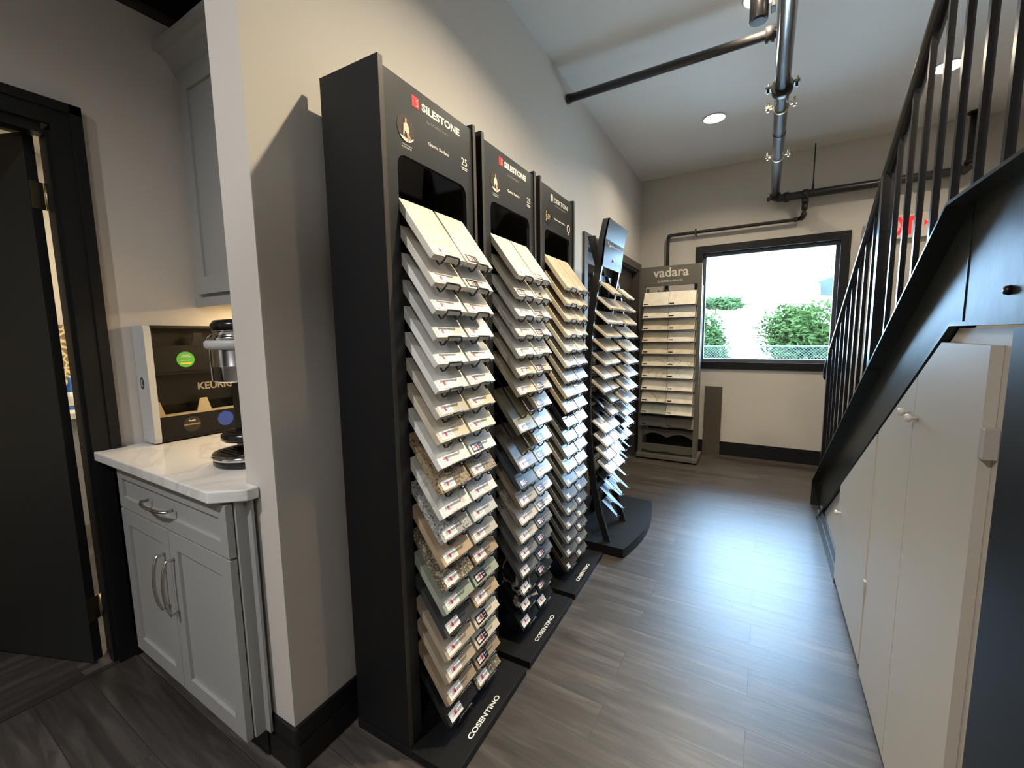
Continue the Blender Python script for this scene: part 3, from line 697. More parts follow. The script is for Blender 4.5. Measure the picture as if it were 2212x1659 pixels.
MB().lathe([(0.010, 0), (0.008, 0.008), (0.003, 0.010)], seg=10, M=SK @ T(SX, 1.235, 1.425) @ RY(-PI/2)).build('bolt_head', M_rail, st)
n = 8
for k in range(n):
    zz = 0.185*(k+1)*1.0; y = 3.86-0.185/0.5887*k
    MB().box(SX+0.012, 1.416, y-0.29, y, zz-0.02, zz, SK, bev=0.002).build('tread', M_steelpaint, st)
RXc = 0.385
zr = lambda y: zt(y)+0.775
def baluster(y, w=0.0075, ztop=None, zbot=None, name='baluster'):
    MB().box(RXc-w, RXc+w, y-w, y+w, (zt(y) if zbot is None else zbot)-0.004, (zr(y)-0.012 if ztop is None else ztop), SK).build(name, M_rail, st)
for y in (3.30, 3.153, 3.006, 2.859, 2.712, 2.565, 2.418, 2.09, 1.94, 1.795, 1.65, 1.51): baluster(y)
for y in (1.37, 1.23, 1.09, 0.95, 0.81): baluster(y, ztop=2.50, zbot=1.652)
baluster(2.245, 0.020, name='newel_post'); baluster(3.545, 0.020, name='newel_post'); baluster(3.44, 0.0075)
hr = [(3.70, zr(3.70)-0.10), (3.745, zr(3.745)-0.045), (3.72, zr(3.72))]
pth = [(RXc, 3.700, zr(3.70)-0.085), (RXc, 3.735, zr(3.735)-0.060), (RXc, 3.735, zr(3.735)-0.020), (RXc, 3.69, zr(3.69)), (RXc, 1.47, zr(1.47)), (RXc, 1.40, 2.52), (RXc, 0.6, 2.52)]
MB().tube([SK @ Vector(p) for p in pth], 0.021, 14).build('handrail', M_rail, st)

# ------------------------------------------------------------------ cupboard under the stairs
cp = thing('under_stair_cupboard', 'cream painted cupboard with three doors built in under the stairs', 'cupboard', (0.45, 2.2, 0))
CK = T(0.45, 2.2, 0).inverted()
CZ = lambda u, v, w_: CK @ Vector((w_, u, v))
zc = lambda y: zb(y)-0.012
FX = 0.388
MB().prism([(3.50, 0.0), (3.50, zc(3.50)), (1.415, zc(1.415)), (1.392, 1.352), (1.06, 1.352), (1.06, 0.0)], CZ, (FX, FX+0.02)).build('face_frame', M_cream, cp)
def cdoor(ya, yb, z0, zcap, name='door', tt=0.019):
    """ya nearest camera, yb further; top follows the stringer, capped at zcap"""
    pts = [(ya, z0), (yb, z0), (yb, min(zcap, zc(yb)-0.010))]
    yk = 3.64-(zcap+0.022)/0.605
    if ya < yk < yb: pts.append((yk, zcap))
    pts.append((ya, min(zcap, zc(ya)-0.010)))
    return MB().prism(pts, CZ, (FX-tt-0.0005, FX-0.0005)).build(name, M_cream, cp)
dA = cdoor(1.160, 1.585, 0.03, 1.318); dB = cdoor(1.589, 1.975, 0.03, 1.318); dC = cdoor(2.000, 2.690, 0.05, 1.30)
def knob(y, z, par):
    o = MB().lathe([(0.005, 0), (0.005, 0.012), (0.011, 0.016), (0.012, 0.022), (0.007, 0.027)], seg=18, M=CK @ T(FX-0.0195, y, z) @ RY(-PI/2)).build('knob', mat('white_knob', (0.74, 0.70, 0.64), 0.3), par)
knob(1.548, 1.108, dA); knob(1.628, 1.112, dB); knob(2.62, 0.430, dC)
b = MB().box(FX-0.0215, FX-0.0005, 1.138, 1.160, 1.100, 1.160, CK, bev=0.001)
b.build('hinge', mat('painted_hinge', (0.50, 0.46, 0.41), 0.4), dA)
MB().box(FX-0.024, FX-0.0005, 1.978, 1.998, 0.34, 0.40, CK).build('hinge', mat('painted_hinge', (0.50, 0.46, 0.41), 0.4), dC)
b = MB(); b.box(FX-0.006, FX, 1.102, 1.110, 0, 1.352, CK); b.box(FX-0.010, FX, 1.06, 1.098, 0, 1.352, CK, bev=0.002)
b.build('edge_trim', M_cream, cp)
b = MB().box(FX-0.015, FX-0.001, 2.72, 3.60, 0, 0.085).box(FX-0.010, FX-0.001, 2.72, 3.50, 0.085, 0.150)
struct(b.build('baseboard_right', mat('grey_trim_paint', (0.05, 0.052, 0.055), 0.4)))
struct(MB().box(0.36, 0.45, -0.60, 1.055, 0, 1.352).build('wall_closet', M_trim))
struct(MB().box(0.45, 1.75, -0.60, -0.55, 0, 1.60).build('wall_landing', M_wall))

# ------------------------------------------------------------------ pipes
def seg_pipe(o_name, path, r, m, label, cat='pipe', M=None):
    return tag(MB().tube(path, r, 18).build(o_name, m), label, cat)
PX = 0.016; PZ = 2.672
mp = seg_pipe('sprinkler_main_pipe', [(PX, -2.0, PZ), (PX, 5.02, PZ)], 0.0365, M_chromepipe, 'large bare steel sprinkler pipe running along the ceiling to the window wall')
def clamp(y, big=False):
    b = MB(); r = 0.0365
    w_ = 0.030 if big else 0.011
    b.lathe([(r+0.013, -w_), (r+0.016, -w_*0.6), (r+0.016, w_*0.6), (r+0.013, w_)] if big else [(r+0.004, -w_), (r+0.004, w_)], seg=26, M=T(PX, y, PZ) @ RX(PI/2))
    for s_ in (-1, 1):
        b.box(PX+s_*(r+0.026)-0.017, PX+s_*(r+0.026)+0.017, y-w_*0.8, y+w_*0.8, PZ+0.000, PZ+0.016, bev=0.002)
        b.lathe([(0.007, -0.022), (0.007, 0.030)], (PX+s_*(r+0.030), y, PZ+0.008), 8)
    return b.build('pipe_coupling' if big else 'pipe_clamp', M_steelpaint if big else M_zinc, mp)
clamp(2.89, True); clamp(3.12); clamp(3.95)
MB().lathe([(0.0385, -0.006), (0.0385, 0.006)], M=T(PX, 3.50, PZ) @ RX(PI/2)).build('pipe_ring', M_pipe, mp)
cpz = 2.965
c_ = seg_pipe('branch_pipe', [(-1.248, 2.89, cpz), (-0.03, 2.89, cpz), (PX, 2.89, cpz-0.03), (PX, 2.89, PZ+0.037)], 0.026, M_pipe, 'black branch pipe crossing under the ceiling from left wall to steel pipe')
MB().lathe([(0.040, -0.022), (0.040, 0.022)], M=T(-0.055, 2.89, cpz) @ RY(PI/2)).build('coupling', M_pipe, c_)
MB().lathe([(0.031, -0.012), (0.031, 0.004)], M=T(-1.236, 2.89, cpz) @ RY(PI/2)).build('wall_collar', M_pipe, c_)
by = 5.03; bz = 2.640
b2 = seg_pipe('wall_pipe', [(PX, by, bz+0.015), (PX+0.03, by, bz), (1.34, by, bz), (1.372, by, bz+0.03), (1.375, by, CEIL-0.002)], 0.036, M_pipe, 'thick black pipe running along the window wall and up to the ceiling')
for x in (0.11, 0.262): MB().lathe([(0.046, -0.022), (0.046, 0.022)], M=T(x, by, bz) @ RY(PI/2)).build('coupling', M_pipe, b2)
MB().lathe([(0.047, -0.02), (0.047, 0.02)], M=T(1.29, by, bz) @ RY(PI/2)).build('coupling', M_pipe, b2)
MB().lathe([(0.048, -0.015), (0.048, 0.015)], (1.375, by, bz+0.06)).lathe([(0.055, -0.01), (0.055, 0.0)], (1.375, by, CEIL)).build('coupling', M_pipe, b2)
b = MB()
for s_ in (-1, 1):
    b.lathe([(0.007, -0.02), (0.007, 0.02)], (PX+s_*0.055, by-0.02, bz+0.0), 8); b.box(PX+s_*0.05-0.018, PX+s_*0.05+0.018, by-0.045, by, bz-0.012, bz+0.012, bev=0.002)
b.lathe([(0.046, -0.02), (0.046, 0.02)], M=T(PX, by-0.02, PZ-0.005) @ RX(PI/2)); b.build('elbow_coupling', M_pipe, b2)
sz = 2.428; sy = 5.075
b3 = seg_pipe('drain_pipe', [(0.262, by, bz-0.02), (0.262, by, sz+0.07), (0.255, by+0.015, sz+0.02), (0.225, sy, sz), (-0.955, sy, sz), (-0.982, sy, sz-0.03), (-0.982, sy, 1.80)], 0.0165, M_pipe, 'thin black pipe on window wall turning down behind the grey rack')
b = MB().lathe([(0.027, -0.02), (0.027, 0.02)], (0.262, by, bz-0.055)).lathe([(0.025, -0.028), (0.025, 0.028)], (0.262, by, sz+0.10)).lathe([(0.023, -0.015), (0.023, 0.015)], M=T(0.20, sy, sz) @ RY(PI/2))
b.tube([(0.262, by, sz+0.045), (0.258, by+0.01, sz+0.02), (0.24, sy, sz+0.004)], 0.024); b.build('fitting', M_pipe, b3)
MB().tube([(-0.945, sy, sz), (-0.972, sy, sz-0.006), (-0.982, sy, sz-0.036)], 0.022).build('fitting', M_pipe, b3)
MB().box(-0.706, -0.694, sy-0.02, YB, sz-0.03, sz+0.035).build('pipe_hanger', M_pipe, b3)
b = MB().lathe([(0.026, -0.03), (0.026, 0.03)], (-0.982, sy, 1.815)).tube([(-0.982, sy, 1.815), (-1.07, sy-0.02, 1.812)], 0.010, 10)
b.lathe([(0.026, -0.004), (0.026, 0.004)], seg=16, M=T(-1.07, sy-0.02, 1.812) @ RY(PI/2)); b.build('valve', M_pipe, b3)
tag(MB().tube([(0.318, by, CEIL), (0.318, by, bz+0.036)], 0.005, 8).lathe([(0.011, 0), (0.009, 0.05)], (0.318, by, bz+0.034), 10).build('hanger_rod', M_pipe), 'thin threaded rod hanging the thick black pipe from the ceiling', 'rod')

# ------------------------------------------------------------------ lamps
M_disc = mat('lit_diffuser', (1, 1, 1), 0.5, emit=(1.0, 0.95, 0.88), estr=22)
def recessed(x, y, label, power, z=CEIL, col=SOFT, r=0.075, size=0.05, spread=140):
    t = thing('recessed_light', label, 'ceiling light', (x, y, z))
    MB().lathe([(r+0.014, -0.004), (r+0.010, -0.006), (r, -0.004), (r, 0.0)], seg=36).build('trim_ring', M_ceil, t)
    MB().lathe([(r-0.001, -0.0055), (r-0.001, -0.001)], seg=36).build('diffuser', M_disc, t)
    l = light('AREA', 'recessed_lamp', (0, 0, -0.012), power, col, shape='DISK', size=size, spread=math.radians(spread))
    l.parent = t
    return t
recessed(-0.44, 4.005, 'round recessed ceiling light near the window wall', P_RECESS, col=WARM)
recessed(0.96, 4.10, 'round recessed ceiling light glimpsed through the stair railing', P_RECESS*0.7, col=WARM)
recessed(-0.10, 1.50, 'round recessed ceiling light above the nearest black rack', P_RACK, col=WARM)
recessed(0.96, 1.45, 'round recessed ceiling light above the stair landing', P_RECESS*0.35, col=WARM)
recessed(-0.10, 2.75, 'unseen added ceiling light above the farthest black rack', P_RACK*0.22, col=WARM)  # extra unseen lamp, kept weak, added to light the farther racks
recessed(0.45, -1.3, 'unseen fill light added behind the viewer on the right', P_ROOM*0.6, col=(1.0, 0.985, 0.97), size=0.14, spread=175)  # unseen lamp added behind the camera as general fill
recessed(-1.3, -1.1, 'unseen fill light added behind the viewer near the column', P_ROOM*1.5, col=(1.0, 0.985, 0.97), size=0.14, spread=175)  # added fill, out of view, brightening the alcove and column end
def track_head(x, y, z, target, label, power):
    t = thing('track_light', label, 'spotlight', (x, y, z))
    MB().lathe([(0.030, -0.075), (0.032, -0.070), (0.032, 0.07), (0.026, 0.078)], seg=26).build('lamp_housing', M_rail, t)
    MB().tube([(0.030, 0, 0.02), (0.042, 0, 0.02)], 0.007, 10).build('swivel_arm', M_rail, t)
    MB().box(0.040, 0.055, -0.022, 0.022, -0.05, 0.30, bev=0.002).tube([(0.047, 0, 0.30), (0.047, 0, CEIL-z)], 0.006, 8).build('transformer_box', M_rail, t)
    MB().lathe([(0.026, -0.0765), (0.026, -0.0755)], seg=26).build('lens', M_plast, t)
    return t
track_head(-0.078, 2.00, 2.60, (-1.0, 2.0, 0.9), 'black track spotlight hanging beside the steel pipe at the top', 0)

# ------------------------------------------------------------------ exit sign and emergency head
ex = thing('exit_sign', 'white exit sign with red letters on the window wall behind the railing', 'exit sign', (1.04, YB, 2.26))
EK = T(1.04, YB, 2.26).inverted()
MB().box(0.895, 1.190, YB-0.045, YB, 2.155, 2.362, EK, bev=0.006).build('body', mat('white_sign_plastic', (0.72, 0.70, 0.66), 0.4), ex)
M_exit = mat('lit_red_letters', (0.8, 0.02, 0.02), 0.4, emit=(1.0, 0.012, 0.02), estr=1.1)
text('exit_letters', 'EXIT', 0.2, EK @ T(0.915, YB-0.0465, 2.195) @ FRONT, M_exit, ex, width=0.205, height=0.155, bold=0.010, depth=0.001)
MB().prism([(1.135, 2.245), (1.160, 2.272), (1.135, 2.30)], lambda u, v, w_: EK @ Vector((u, w_, v)), (YB-0.0475, YB-0.0455)).build('exit_arrow', M_exit, ex)
b = MB().box(-0.045, 0.045, -0.035, 0.0, -0.045, 0.045, bev=0.008)
for i in range(4):
    for j in range(3): b.lathe([(0.008, 0), (0.010, 0.004)], seg=10, M=T(-0.031+i*0.0205, -0.035, -0.025+j*0.025) @ RX(PI/2))
hd = b.build('emergency_light', mat('white_sign_plastic', (0.72, 0.70, 0.66), 0.4), M=T(0.783, YB-0.06, 2.300) @ RX(math.radians(-12)))
tag(hd, 'small white emergency light head left of the exit sign above the window corner', 'emergency light')
MB().tube([(0.0, 0.0, 0.0), (0.0, 0.055, 0.0)], 0.018, 12).build('mount', mat('white_sign_plastic', (0.72, 0.70, 0.66), 0.4), hd)

# ------------------------------------------------------------------ coffee corner
CY = 0.585
def shaker(b, x0, x1, z0, z1, yf, rail=0.058, t=0.020, M=None):
    b.box(x0, x1, yf+0.010, yf+t, z0, z1, M)
    b.box(x0, x0+rail, yf, yf+0.010, z0, z1, M); b.box(x1-rail, x1, yf, yf+0.010, z0, z1, M)
    b.box(x0+rail, x1-rail, yf, yf+0.010, z1-rail, z1, M); b.box(x0+rail, x1-rail, yf, yf+0.010, z0, z0+rail, M)
    return b
def pull(p0, p1, out, par, bow=0.012):
    a, c = Vector(p0), Vector(p1); o = Vector((0, -out, 0)); pts = [a, a+o*0.85]
    for k in range(1, 8): s_ = k/8; pts.append(a+(c-a)*s_+o*(1+bow/out*math.sin(PI*s_)))
    pts += [c+o*0.85, c]
    MB().tube(pts, 0.0052, 10).build('pull_handle', M_steel, par)
bc = thing('base_cabinet', 'grey shaker base cabinet with one drawer over two doors, left of the column', 'cabinet', (-1.78, 0.9, 0))
BK = T(-1.78, 0.9, 0).inverted()
MB().box(-2.285, -1.372, CY+0.022, 1.245, 0.10, 0.876, BK).box(-2.285, -2.172, CY+0.022, CY+0.04, 0.10, 0.876, BK).build('body', M_cab, bc)
MB().box(-1.372, -1.325, CY+0.024, 0.648, 0.10, 0.876, BK).box(-1.325, -1.3, CY+0.055, 0.648, 0.10, 0.876, BK).build('filler_panel', M_cab, bc)
MB().box(-2.285, -1.33, CY+0.09, 0.645, 0, 0.10, BK).build('toe_kick', M_trim, bc)
dr = shaker(MB(), -2.166, -1.334, 0.703, 0.868, CY, rail=0.045, M=BK).build('drawer', M_cab, bc)
dl = shaker(MB(), -2.166, -1.752, 0.098, 0.695, CY, M=BK).build('door', M_cab, bc)
dd = shaker(MB(), -1.749, -1.334, 0.098, 0.695, CY, M=BK).build('door', M_cab, bc)
V = lambda x, y, z: BK @ Vector((x, y, z))
pull(V(-1.885, CY, 0.782), V(-1.690, CY, 0.782), 0.026, dr); pull(V(-1.795, CY, 0.600), V(-1.795, CY, 0.405), 0.028, dl); pull(V(-1.722, CY, 0.600), V(-1.722, CY, 0.405), 0.028, dd)
ct = MB()
cpts = [(-2.288, 0.555), (-1.365, 0.555), (-1.285, 0.625), (-1.285, 0.660), (-1.358, 0.660), (-1.372, 1.247), (-2.298, 1.247), (-2.298, 0.66), (-2.278, 0.655), (-2.278, 0.575)]
ct.prism(cpts, lambda u, v, w_: Vector((u, v, w_)), (0.878, 0.914))
cto = ct.build('countertop', M_counter)
bv = cto.modifiers.new('bevel', 'BEVEL'); bv.width = 0.004; bv.segments = 2; bv.limit_method = 'ANGLE'
tag(cto, 'white marbled worktop with clipped corner lying on the grey base cabinet', 'worktop')
UY = 0.965
uc = thing('wall_cabinet', 'grey shaker wall cabinet with crown moulding above the coffee corner', 'cabinet', (-1.8, 1.1, 1.5))
UK = T(-1.8, 1.1, 1.5).inverted()
MB().box(-2.298, -1.372, UY+0.02, 1.248, 1.530, 2.52, UK).build('body', M_cab, uc)
shaker(MB(), -2.262, -1.815, 1.560, 2.500, UY, rail=0.075, M=UK).build('door', M_cab, uc)
shaker(MB(), -1.812, -1.360, 1.560, 2.500, UY, rail=0.075, M=UK).build('door', M_cab, uc)
MB().box(-2.298, -1.36, UY+0.005, UY+0.024, 1.505, 1.545, UK).build('light_rail', M_cab, uc)
cr_ = [(UY+0.03, 2.505), (UY+0.010, 2.505), (UY+0.000, 2.525), (UY-0.012, 2.553), (UY-0.040, 2.575), (UY-0.068, 2.583), (UY-0.070, 2.600), (UY+0.03, 2.600)]
MB().prism(cr_, lambda u, v, w_: UK @ Vector((w_, u, v)), (-2.298, -1.360)).build('crown_moulding', M_cab, uc)
ul = light('AREA', 'under_cabinet_lamp', (-1.83, 1.12, 1.522), P_UNDER, (1.0, 0.72, 0.38), shape='RECTANGLE', size=0.7, size_y=0.03)
MB().box(-2.2, -1.45, 1.10, 1.14, 1.523, 1.530, UK).build('light_strip', mat('warm_lit_strip', (1, 1, 1), 0.5, emit=(1.0, 0.72, 0.38), estr=3.0), uc)

# capsule organiser standing on the worktop against the door wall
og = thing('capsule_organiser', 'black coffee capsule organiser with silver end panel on the worktop', 'organiser', (-2.24, 0.92, 0.915))
OK_ = T(-2.24, 0.92, 0.915).inverted()
ox0, ox1, oy0, oy1, oz0, oz1 = -2.292, -2.195, 0.745, 1.10, 0.920, 1.415
MB().prism([(ox0, oz0), (ox1+0.012, oz0), (ox1+0.018, oz0+0.02), (ox1+0.018, oz1-0.02), (ox1+0.008, oz1), (ox0, oz1)], lambda u, v, w_: OK_ @ Vector((u, w_, v)), (oy0-0.024, oy0)).build('end_panel', M_silver, og)
MB().prism([(ox0, oz0), (ox1+0.012, oz0), (ox1+0.018, oz0+0.02), (ox1+0.018, oz1-0.02), (ox1+0.008, oz1), (ox0, oz1)], lambda u, v, w_: OK_ @ Vector((u, w_, v)), (oy1, oy1+0.024)).build('end_panel', M_silver, og)
M_org = mat('black_card', (0.005, 0.0045, 0.004), 0.4, spec=0.3)
b = MB().box(ox0, ox0+0.01, oy0, oy1, oz0, oz1, OK_).box(ox0, ox1, oy0, oy1, oz1-0.012, oz1, OK_).box(ox0, ox1+0.01, oy0, oy1, oz0, oz0+0.01, OK_)
b.box(ox0, ox1, oy0, oy1, 1.205, 1.215, OK_).box(ox1-0.004, ox1, oy0, oy1, 1.215, 1.330, OK_).box(ox0+0.03, ox0+0.04, oy0, oy1, 1.07, 1.205, OK_).build('shelf_frame', M_org, og)
M_tr = mat('tan_card_tray', (0.42, 0.34, 0.20), 0.5)
for (zz, mm) in ((1.325, M_org), (1.030, M_tr)):
    b = MB()
    def slot(ya, yb, z0_, z1_):
        b.box(ox1-0.004, ox1+0.004, ya, yb, z0_, z1_, OK_)
    N_ = 2; wd = (oy1-oy0)/N_
    b.box(ox1-0.045, ox1+0.006, oy0, oy1, zz-0.004, zz, OK_)
    for k in range(N_+1):
        yc = oy0+k*wd
        b.prism([(max(oy0, yc-0.030), zz), (min(oy1, yc+0.030), zz), (min(oy1, yc+0.014), zz+0.060), (max(oy0, yc-0.014), zz+0.060)], lambda u, v, w_: OK_ @ Vector((w_, u, v)), (ox1-0.010, ox1-0.006))
    b.build('tray', mm, og)
fr = MB().box(ox1, ox1+0.008, oy0, oy1, 0.930, 1.026, OK_).build('drawer_front', M_org, og)
MB().box(ox1+0.0, ox1+0.006, oy0, oy1, 1.218, 1.322, OK_).build('drawer_front', M_org, og)
def disc(y, z, r, m, nm, x, par, d=0.0006): return MB().prism([(r*math.cos(2*PI*k/28), r*math.sin(2*PI*k/28)) for k in range(28)], lambda u, v, w_: OK_ @ Vector((x+w_, y+u, z+v)), (0, d)).build(nm, m, par)
M_green = mat('green_label', (0.10, 0.42, 0.05), 0.4)
ox = ox1+0.0062
disc(0.863, 1.268, 0.034, M_green, 'green_badge', ox, og)
RO = RZ(PI/2) @ RX(PI/2)     # letters upright, facing +x
text('badge_lettering', 'GREEN', 0.01, OK_ @ T(ox+0.0009, 0.863, 1.283) @ RO, M_white, og, width=0.026, align='CENTER')
text('badge_lettering', 'MOUNTAIN', 0.01, OK_ @ T(ox+0.0009, 0.863, 1.277) @ RO, M_white, og, width=0.038, align='CENTER')
text('badge_lettering', 'BREAKFAST BLEND', 0.01, OK_ @ T(ox+0.0009, 0.863, 1.262) @ RO, M_white, og, width=0.036, align='CENTER')
MB().box(ox+0.0007, ox+0.0012, 0.842, 0.884, 1.248, 1.254, OK_).build('badge_stripe', mat('yellow_label', (0.7, 0.6, 0.05), 0.4), og)
disc(0.863, 0.980, 0.034, mat('dark_badge', (0.02, 0.017, 0.014), 0.3), 'dark_badge', ox1+0.0082, og)
text('badge_lettering', "Peet's", 0.01, OK_ @ T(ox1+0.0092, 0.863, 0.992) @ RO, M_white, og, width=0.026, align='CENTER', bold=0.0003)
MB().box(ox1+0.009, ox1+0.0095, 0.832, 0.894, 0.976, 0.982, OK_).build('badge_stripe', mat('ochre_label', (0.35, 0.20, 0.06), 0.4), og)
disc(1.000, 0.982, 0.034, mat('blue_badge', (0.03, 0.07, 0.35), 0.3), 'blue_badge', ox1+0.0082, og)
text('brand_lettering', 'KEURIG', 0.03, OK_ @ T(ox0+0.0405, 0.925, 1.125) @ RO, mat('tan_print', (0.40, 0.35, 0.25), 0.5), og, width=0.15, bold=0.0008)
# K logo on the silver end
KM = OK_ @ T(-2.245, oy0-0.0245, 1.175) @ FRONT
MB().prism([(0.019*math.cos(2*PI*k/28), 0.026*math.sin(2*PI*k/28)) for k in range(28)], lambda u, v, w_: KM @ Vector((u, v, w_)), (0, 0.0006)).build('end_logo', mat('dark_logo', (0.03, 0.032, 0.034), 0.4), og)
text('logo_letter', 'K', 0.02, KM @ T(-0.004, -0.014, 0.0009), M_silver, og, width=0.015, height=0.028, bold=0.0006)
for k in range(3): MB().box(-0.012, -0.007, -0.012+k*0.009, -0.007+k*0.009, 0.0007, 0.0012, KM).build('logo_dot', M_silver, og)

# coffee brewer
bw = thing('coffee_brewer', 'black and chrome single serve coffee brewer on the worktop beside the column', 'coffee maker', (-1.585, 0.795, 0.915))
B0 = lambda p: [tuple(q) for q in p]
def ell(prof, cx=0, cy=0, cz=0, sx=1, sy=1, seg=36):
    return MB().lathe(prof, (0, 0, 0), seg, M=T(cx, cy, cz) @ Matrix.Diagonal((sx, sy, 1, 1)))
ell([(0.112, 0), (0.118, 0.006), (0.118, 0.022), (0.108, 0.034)], sy=0.95).build('base', M_plast, bw)
ell([(0.118, 0.022), (0.124, 0.030), (0.118, 0.040), (0.108, 0.041), (0.100, 0.036)], sy=0.95).build('drip_rim', M_chrome, bw)
b = ell([(0.098, 0.036), (0.094, 0.044)], sy=0.95)
for k in range(9): b.box(-0.07, 0.07, -0.075+k*0.018, -0.068+k*0.018, 0.044, 0.047)
b.build('drip_grille', M_plast, bw)
MB().box(-0.055, 0.075, -0.02, 0.09, 0.03, 0.30, bev=0.012).build('column', M_plast, bw)
b = ell([(0.080, 0.082), (0.088, 0.088), (0.088, 0.104), (0.078, 0.114)], sy=0.95)
for k in range(7): b.box(-0.05, 0.05, -0.055+k*0.018, -0.048+k*0.018, 0.114, 0.117)
b.build('cup_stand', M_plast, bw)
ell([(0.092, 0.292), (0.100, 0.298), (0.100, 0.345), (0.101, 0.346), (0.101, 0.348), (0.100, 0.349), (0.100, 0.405), (0.096, 0.410)], sy=0.95).build('brew_head', M_chrome, bw)
ell([(0.104, 0.405), (0.112, 0.412), (0.112, 0.428), (0.106, 0.434)], sy=0.95).build('collar', M_silver, bw)
MB().box(-0.150, -0.095, -0.035, 0.035, 0.418, 0.430, bev=0.005).build('lever', M_silver, bw)
ell([(0.106, 0.434), (0.100, 0.446), (0.082, 0.462), (0.086, 0.464), (0.086, 0.470)], sy=0.95).build('dome', M_chrome, bw)
ell([(0.088, 0.470), (0.090, 0.488), (0.078, 0.502), (0.040, 0.506)], sy=0.95).build('lid', M_plast, bw)
a0 = -2.45
for i, ch in enumerate('KEURIG'):
    a_ = math.radians(-152 + i*7.5)
    text('brand_lettering', ch, 0.016, T(0.1006*math.cos(a_), 0.0956*math.sin(a_), 0.328) @ RZ(a_+PI/2) @ FRONT, M_plast, bw, depth=0.0004, bold=0.0003)

# ------------------------------------------------------------------ outside the window
M_conc = mat('pale_concrete', (0.74, 0.65, 0.55), 0.9)
struct(MB().box(-25, 30, YB+0.17, 60, -0.25, -0.12).build('floor_outside', M_conc))
def leafm(name, col):
    m = mat(name, col, 1.0, var=0.35, vscale=3, spec=0.0); return m
def bush(name, cx, cy, cz, rx, ry, rz, n, m, label, cat='bush', s=0.07):
    b = bmesh.new(); rnd = random.Random(hash((cx, cy)) & 0xffff)
    lumps = [(rnd.uniform(-.6, .6), rnd.uniform(-.6, .6), rnd.uniform(-.5, .6), rnd.uniform(.35, .6)) for _ in range(16)]
    for _ in range(n):
        l = rnd.choice(lumps); u = rnd.uniform(-1, 1); a = rnd.uniform(0, 2*PI); q = math.sqrt(1-u*u); r = l[3]*(0.55+0.5*rnd.random())
        p = Vector((cx+rx*(l[0]+r*q*math.cos(a)), cy+ry*(l[1]+r*q*math.sin(a)), cz+rz*(l[2]+r*u)))
        d = Vector((rnd.gauss(0, 1), rnd.gauss(0, 1), rnd.gauss(0, .6))).normalized(); e = d.orthogonal().normalized(); k = s*rnd.uniform(.6, 1.4)
        v = [b.verts.new(p-d*k), b.verts.new(p+e*k*.4), b.verts.new(p+d*k), b.verts.new(p-e*k*.4)]
        b.faces.new(v)
    me = bpy.data.meshes.new(name); b.to_mesh(me); b.free(); me.materials.append(m)
    o = bpy.data.objects.new(name, me); C.objects.link(o); tag(o, label, cat)
    MB().tube([(cx, cy, -0.15), (cx+0.05, cy, cz)], [0.05, 0.025], 8).build('stem', mat('bark', (0.08, 0.06, 0.04), 0.9), o)
    return o
bush('shrub', 0.92, 12.6, 0.95, 1.02, 0.8, 1.12, 12000, leafm('leaf_fresh_green', (0.032, 0.048, 0.014)), 'large bright green shrub behind the wire fence, right in the window view')
bush('shrub', -1.50, 12.4, 0.85, 0.78, 0.7, 1.02, 8000, leafm('leaf_light_green', (0.028, 0.047, 0.015)), 'smaller green shrub behind the wire fence, left in the window view')
bush('tree', -2.3, 24.0, 2.75, 1.5, 1.5, 0.36, 3500, leafm('leaf_distant_green', (0.034, 0.052, 0.020)), 'distant green treetop above the left shrub in the window view', 'tree', 0.12)
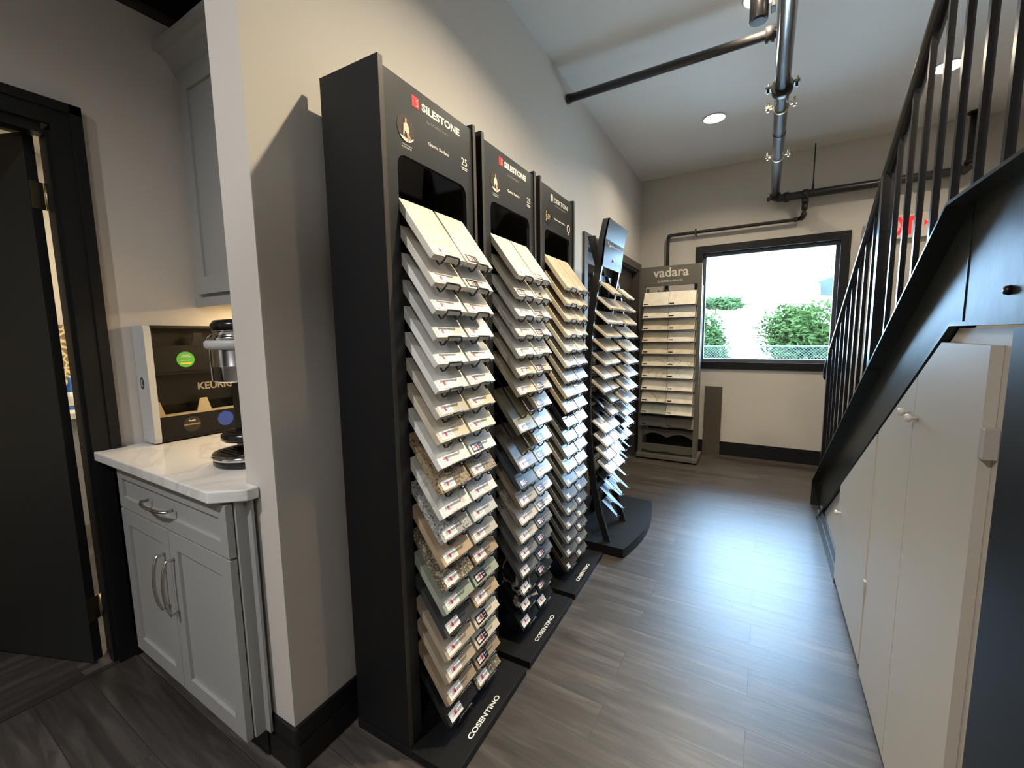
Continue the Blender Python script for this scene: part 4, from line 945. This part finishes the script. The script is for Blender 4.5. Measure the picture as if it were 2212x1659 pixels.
def fence(x0, x1, y, label):
    t = thing('chain_link_fence', label, 'fence', ((x0+x1)/2, y, -0.12), group=None)
    FK = T((x0+x1)/2, y, -0.12).inverted(); zt_ = 1.03
    b = MB(); s_ = 0.062; h = zt_+0.12
    k = x0-h
    while k < x1:
        for d in (1, -1):
            xa, xb = (k, k+h) if d > 0 else (k+h, k)
            za, zb_ = -0.12, zt_
            # clip to x0..x1
            def clip(xa, za, xb, zb_):
                pts = []
                for (x, z) in ((xa, za), (xb, zb_)):
                    xc = min(max(x, x0), x1)
                    zz = za+(zb_-za)*((xc-xa)/(xb-xa)); pts.append((xc, zz))
                return pts
            (xa, za), (xb, zb_) = clip(xa, za, xb, zb_)
            if abs(xb-xa) > 0.02:
                b.tube([FK @ Vector((xa, y, za)), FK @ Vector((xb, y, zb_))], 0.0035, 3, cap=False)
        k += s_
    b.build('wire_mesh', mat('galvanised_wire', (0.05, 0.055, 0.055), 0.7), t)
    MB().tube([FK @ Vector((x0, y, zt_)), FK @ Vector((x1, y, zt_))], 0.012, 8).build('top_rail', mat('galvanised_wire', (0.05, 0.055, 0.055), 0.7), t)
    for x in (x0, x1): MB().tube([FK @ Vector((x, y, -0.12)), FK @ Vector((x, y, zt_+0.04))], 0.02, 8).build('fence_post', mat('galvanised_wire', (0.05, 0.055, 0.055), 0.7), t)
fence(-0.12, 2.4, 11.2, 'chain link fence in front of the large right shrub outside')
fence(-2.6, -0.66, 11.2, 'short chain link fence in front of the smaller left shrub outside')
h = thing('neighbour_roof', 'corner of dark roof with pinkish soffit reaching into the window view from right', 'roof', (3.2, 16.0, 3.2))
HK = T(3.2, 16.0, 3.2).inverted()
MB().prism([(1.285, 2.83), (1.71, 3.0), (6.0, 4.5), (6.0, 2.3), (1.68, 2.39), (1.33, 2.43)], lambda u, v, w_: HK @ Vector((u, w_, v)), (16.0, 19)).build('fascia', mat('blue_grey_fascia', (0.010, 0.016, 0.02), 0.6), h)
MB().prism([(0.962, 2.63), (1.30, 2.75), (1.33, 2.43), (1.08, 2.52)], lambda u, v, w_: HK @ Vector((u, w_, v)), (15.5, 15.9)).build('soffit', mat('pink_soffit', (0.11, 0.06, 0.045), 0.6), h)
MB().box(1.9, 6.0, 16.0, 19.0, -0.12, 2.36, HK).build('house_wall', mat('pale_house_wall', (0.75, 0.75, 0.74), 0.8), h)
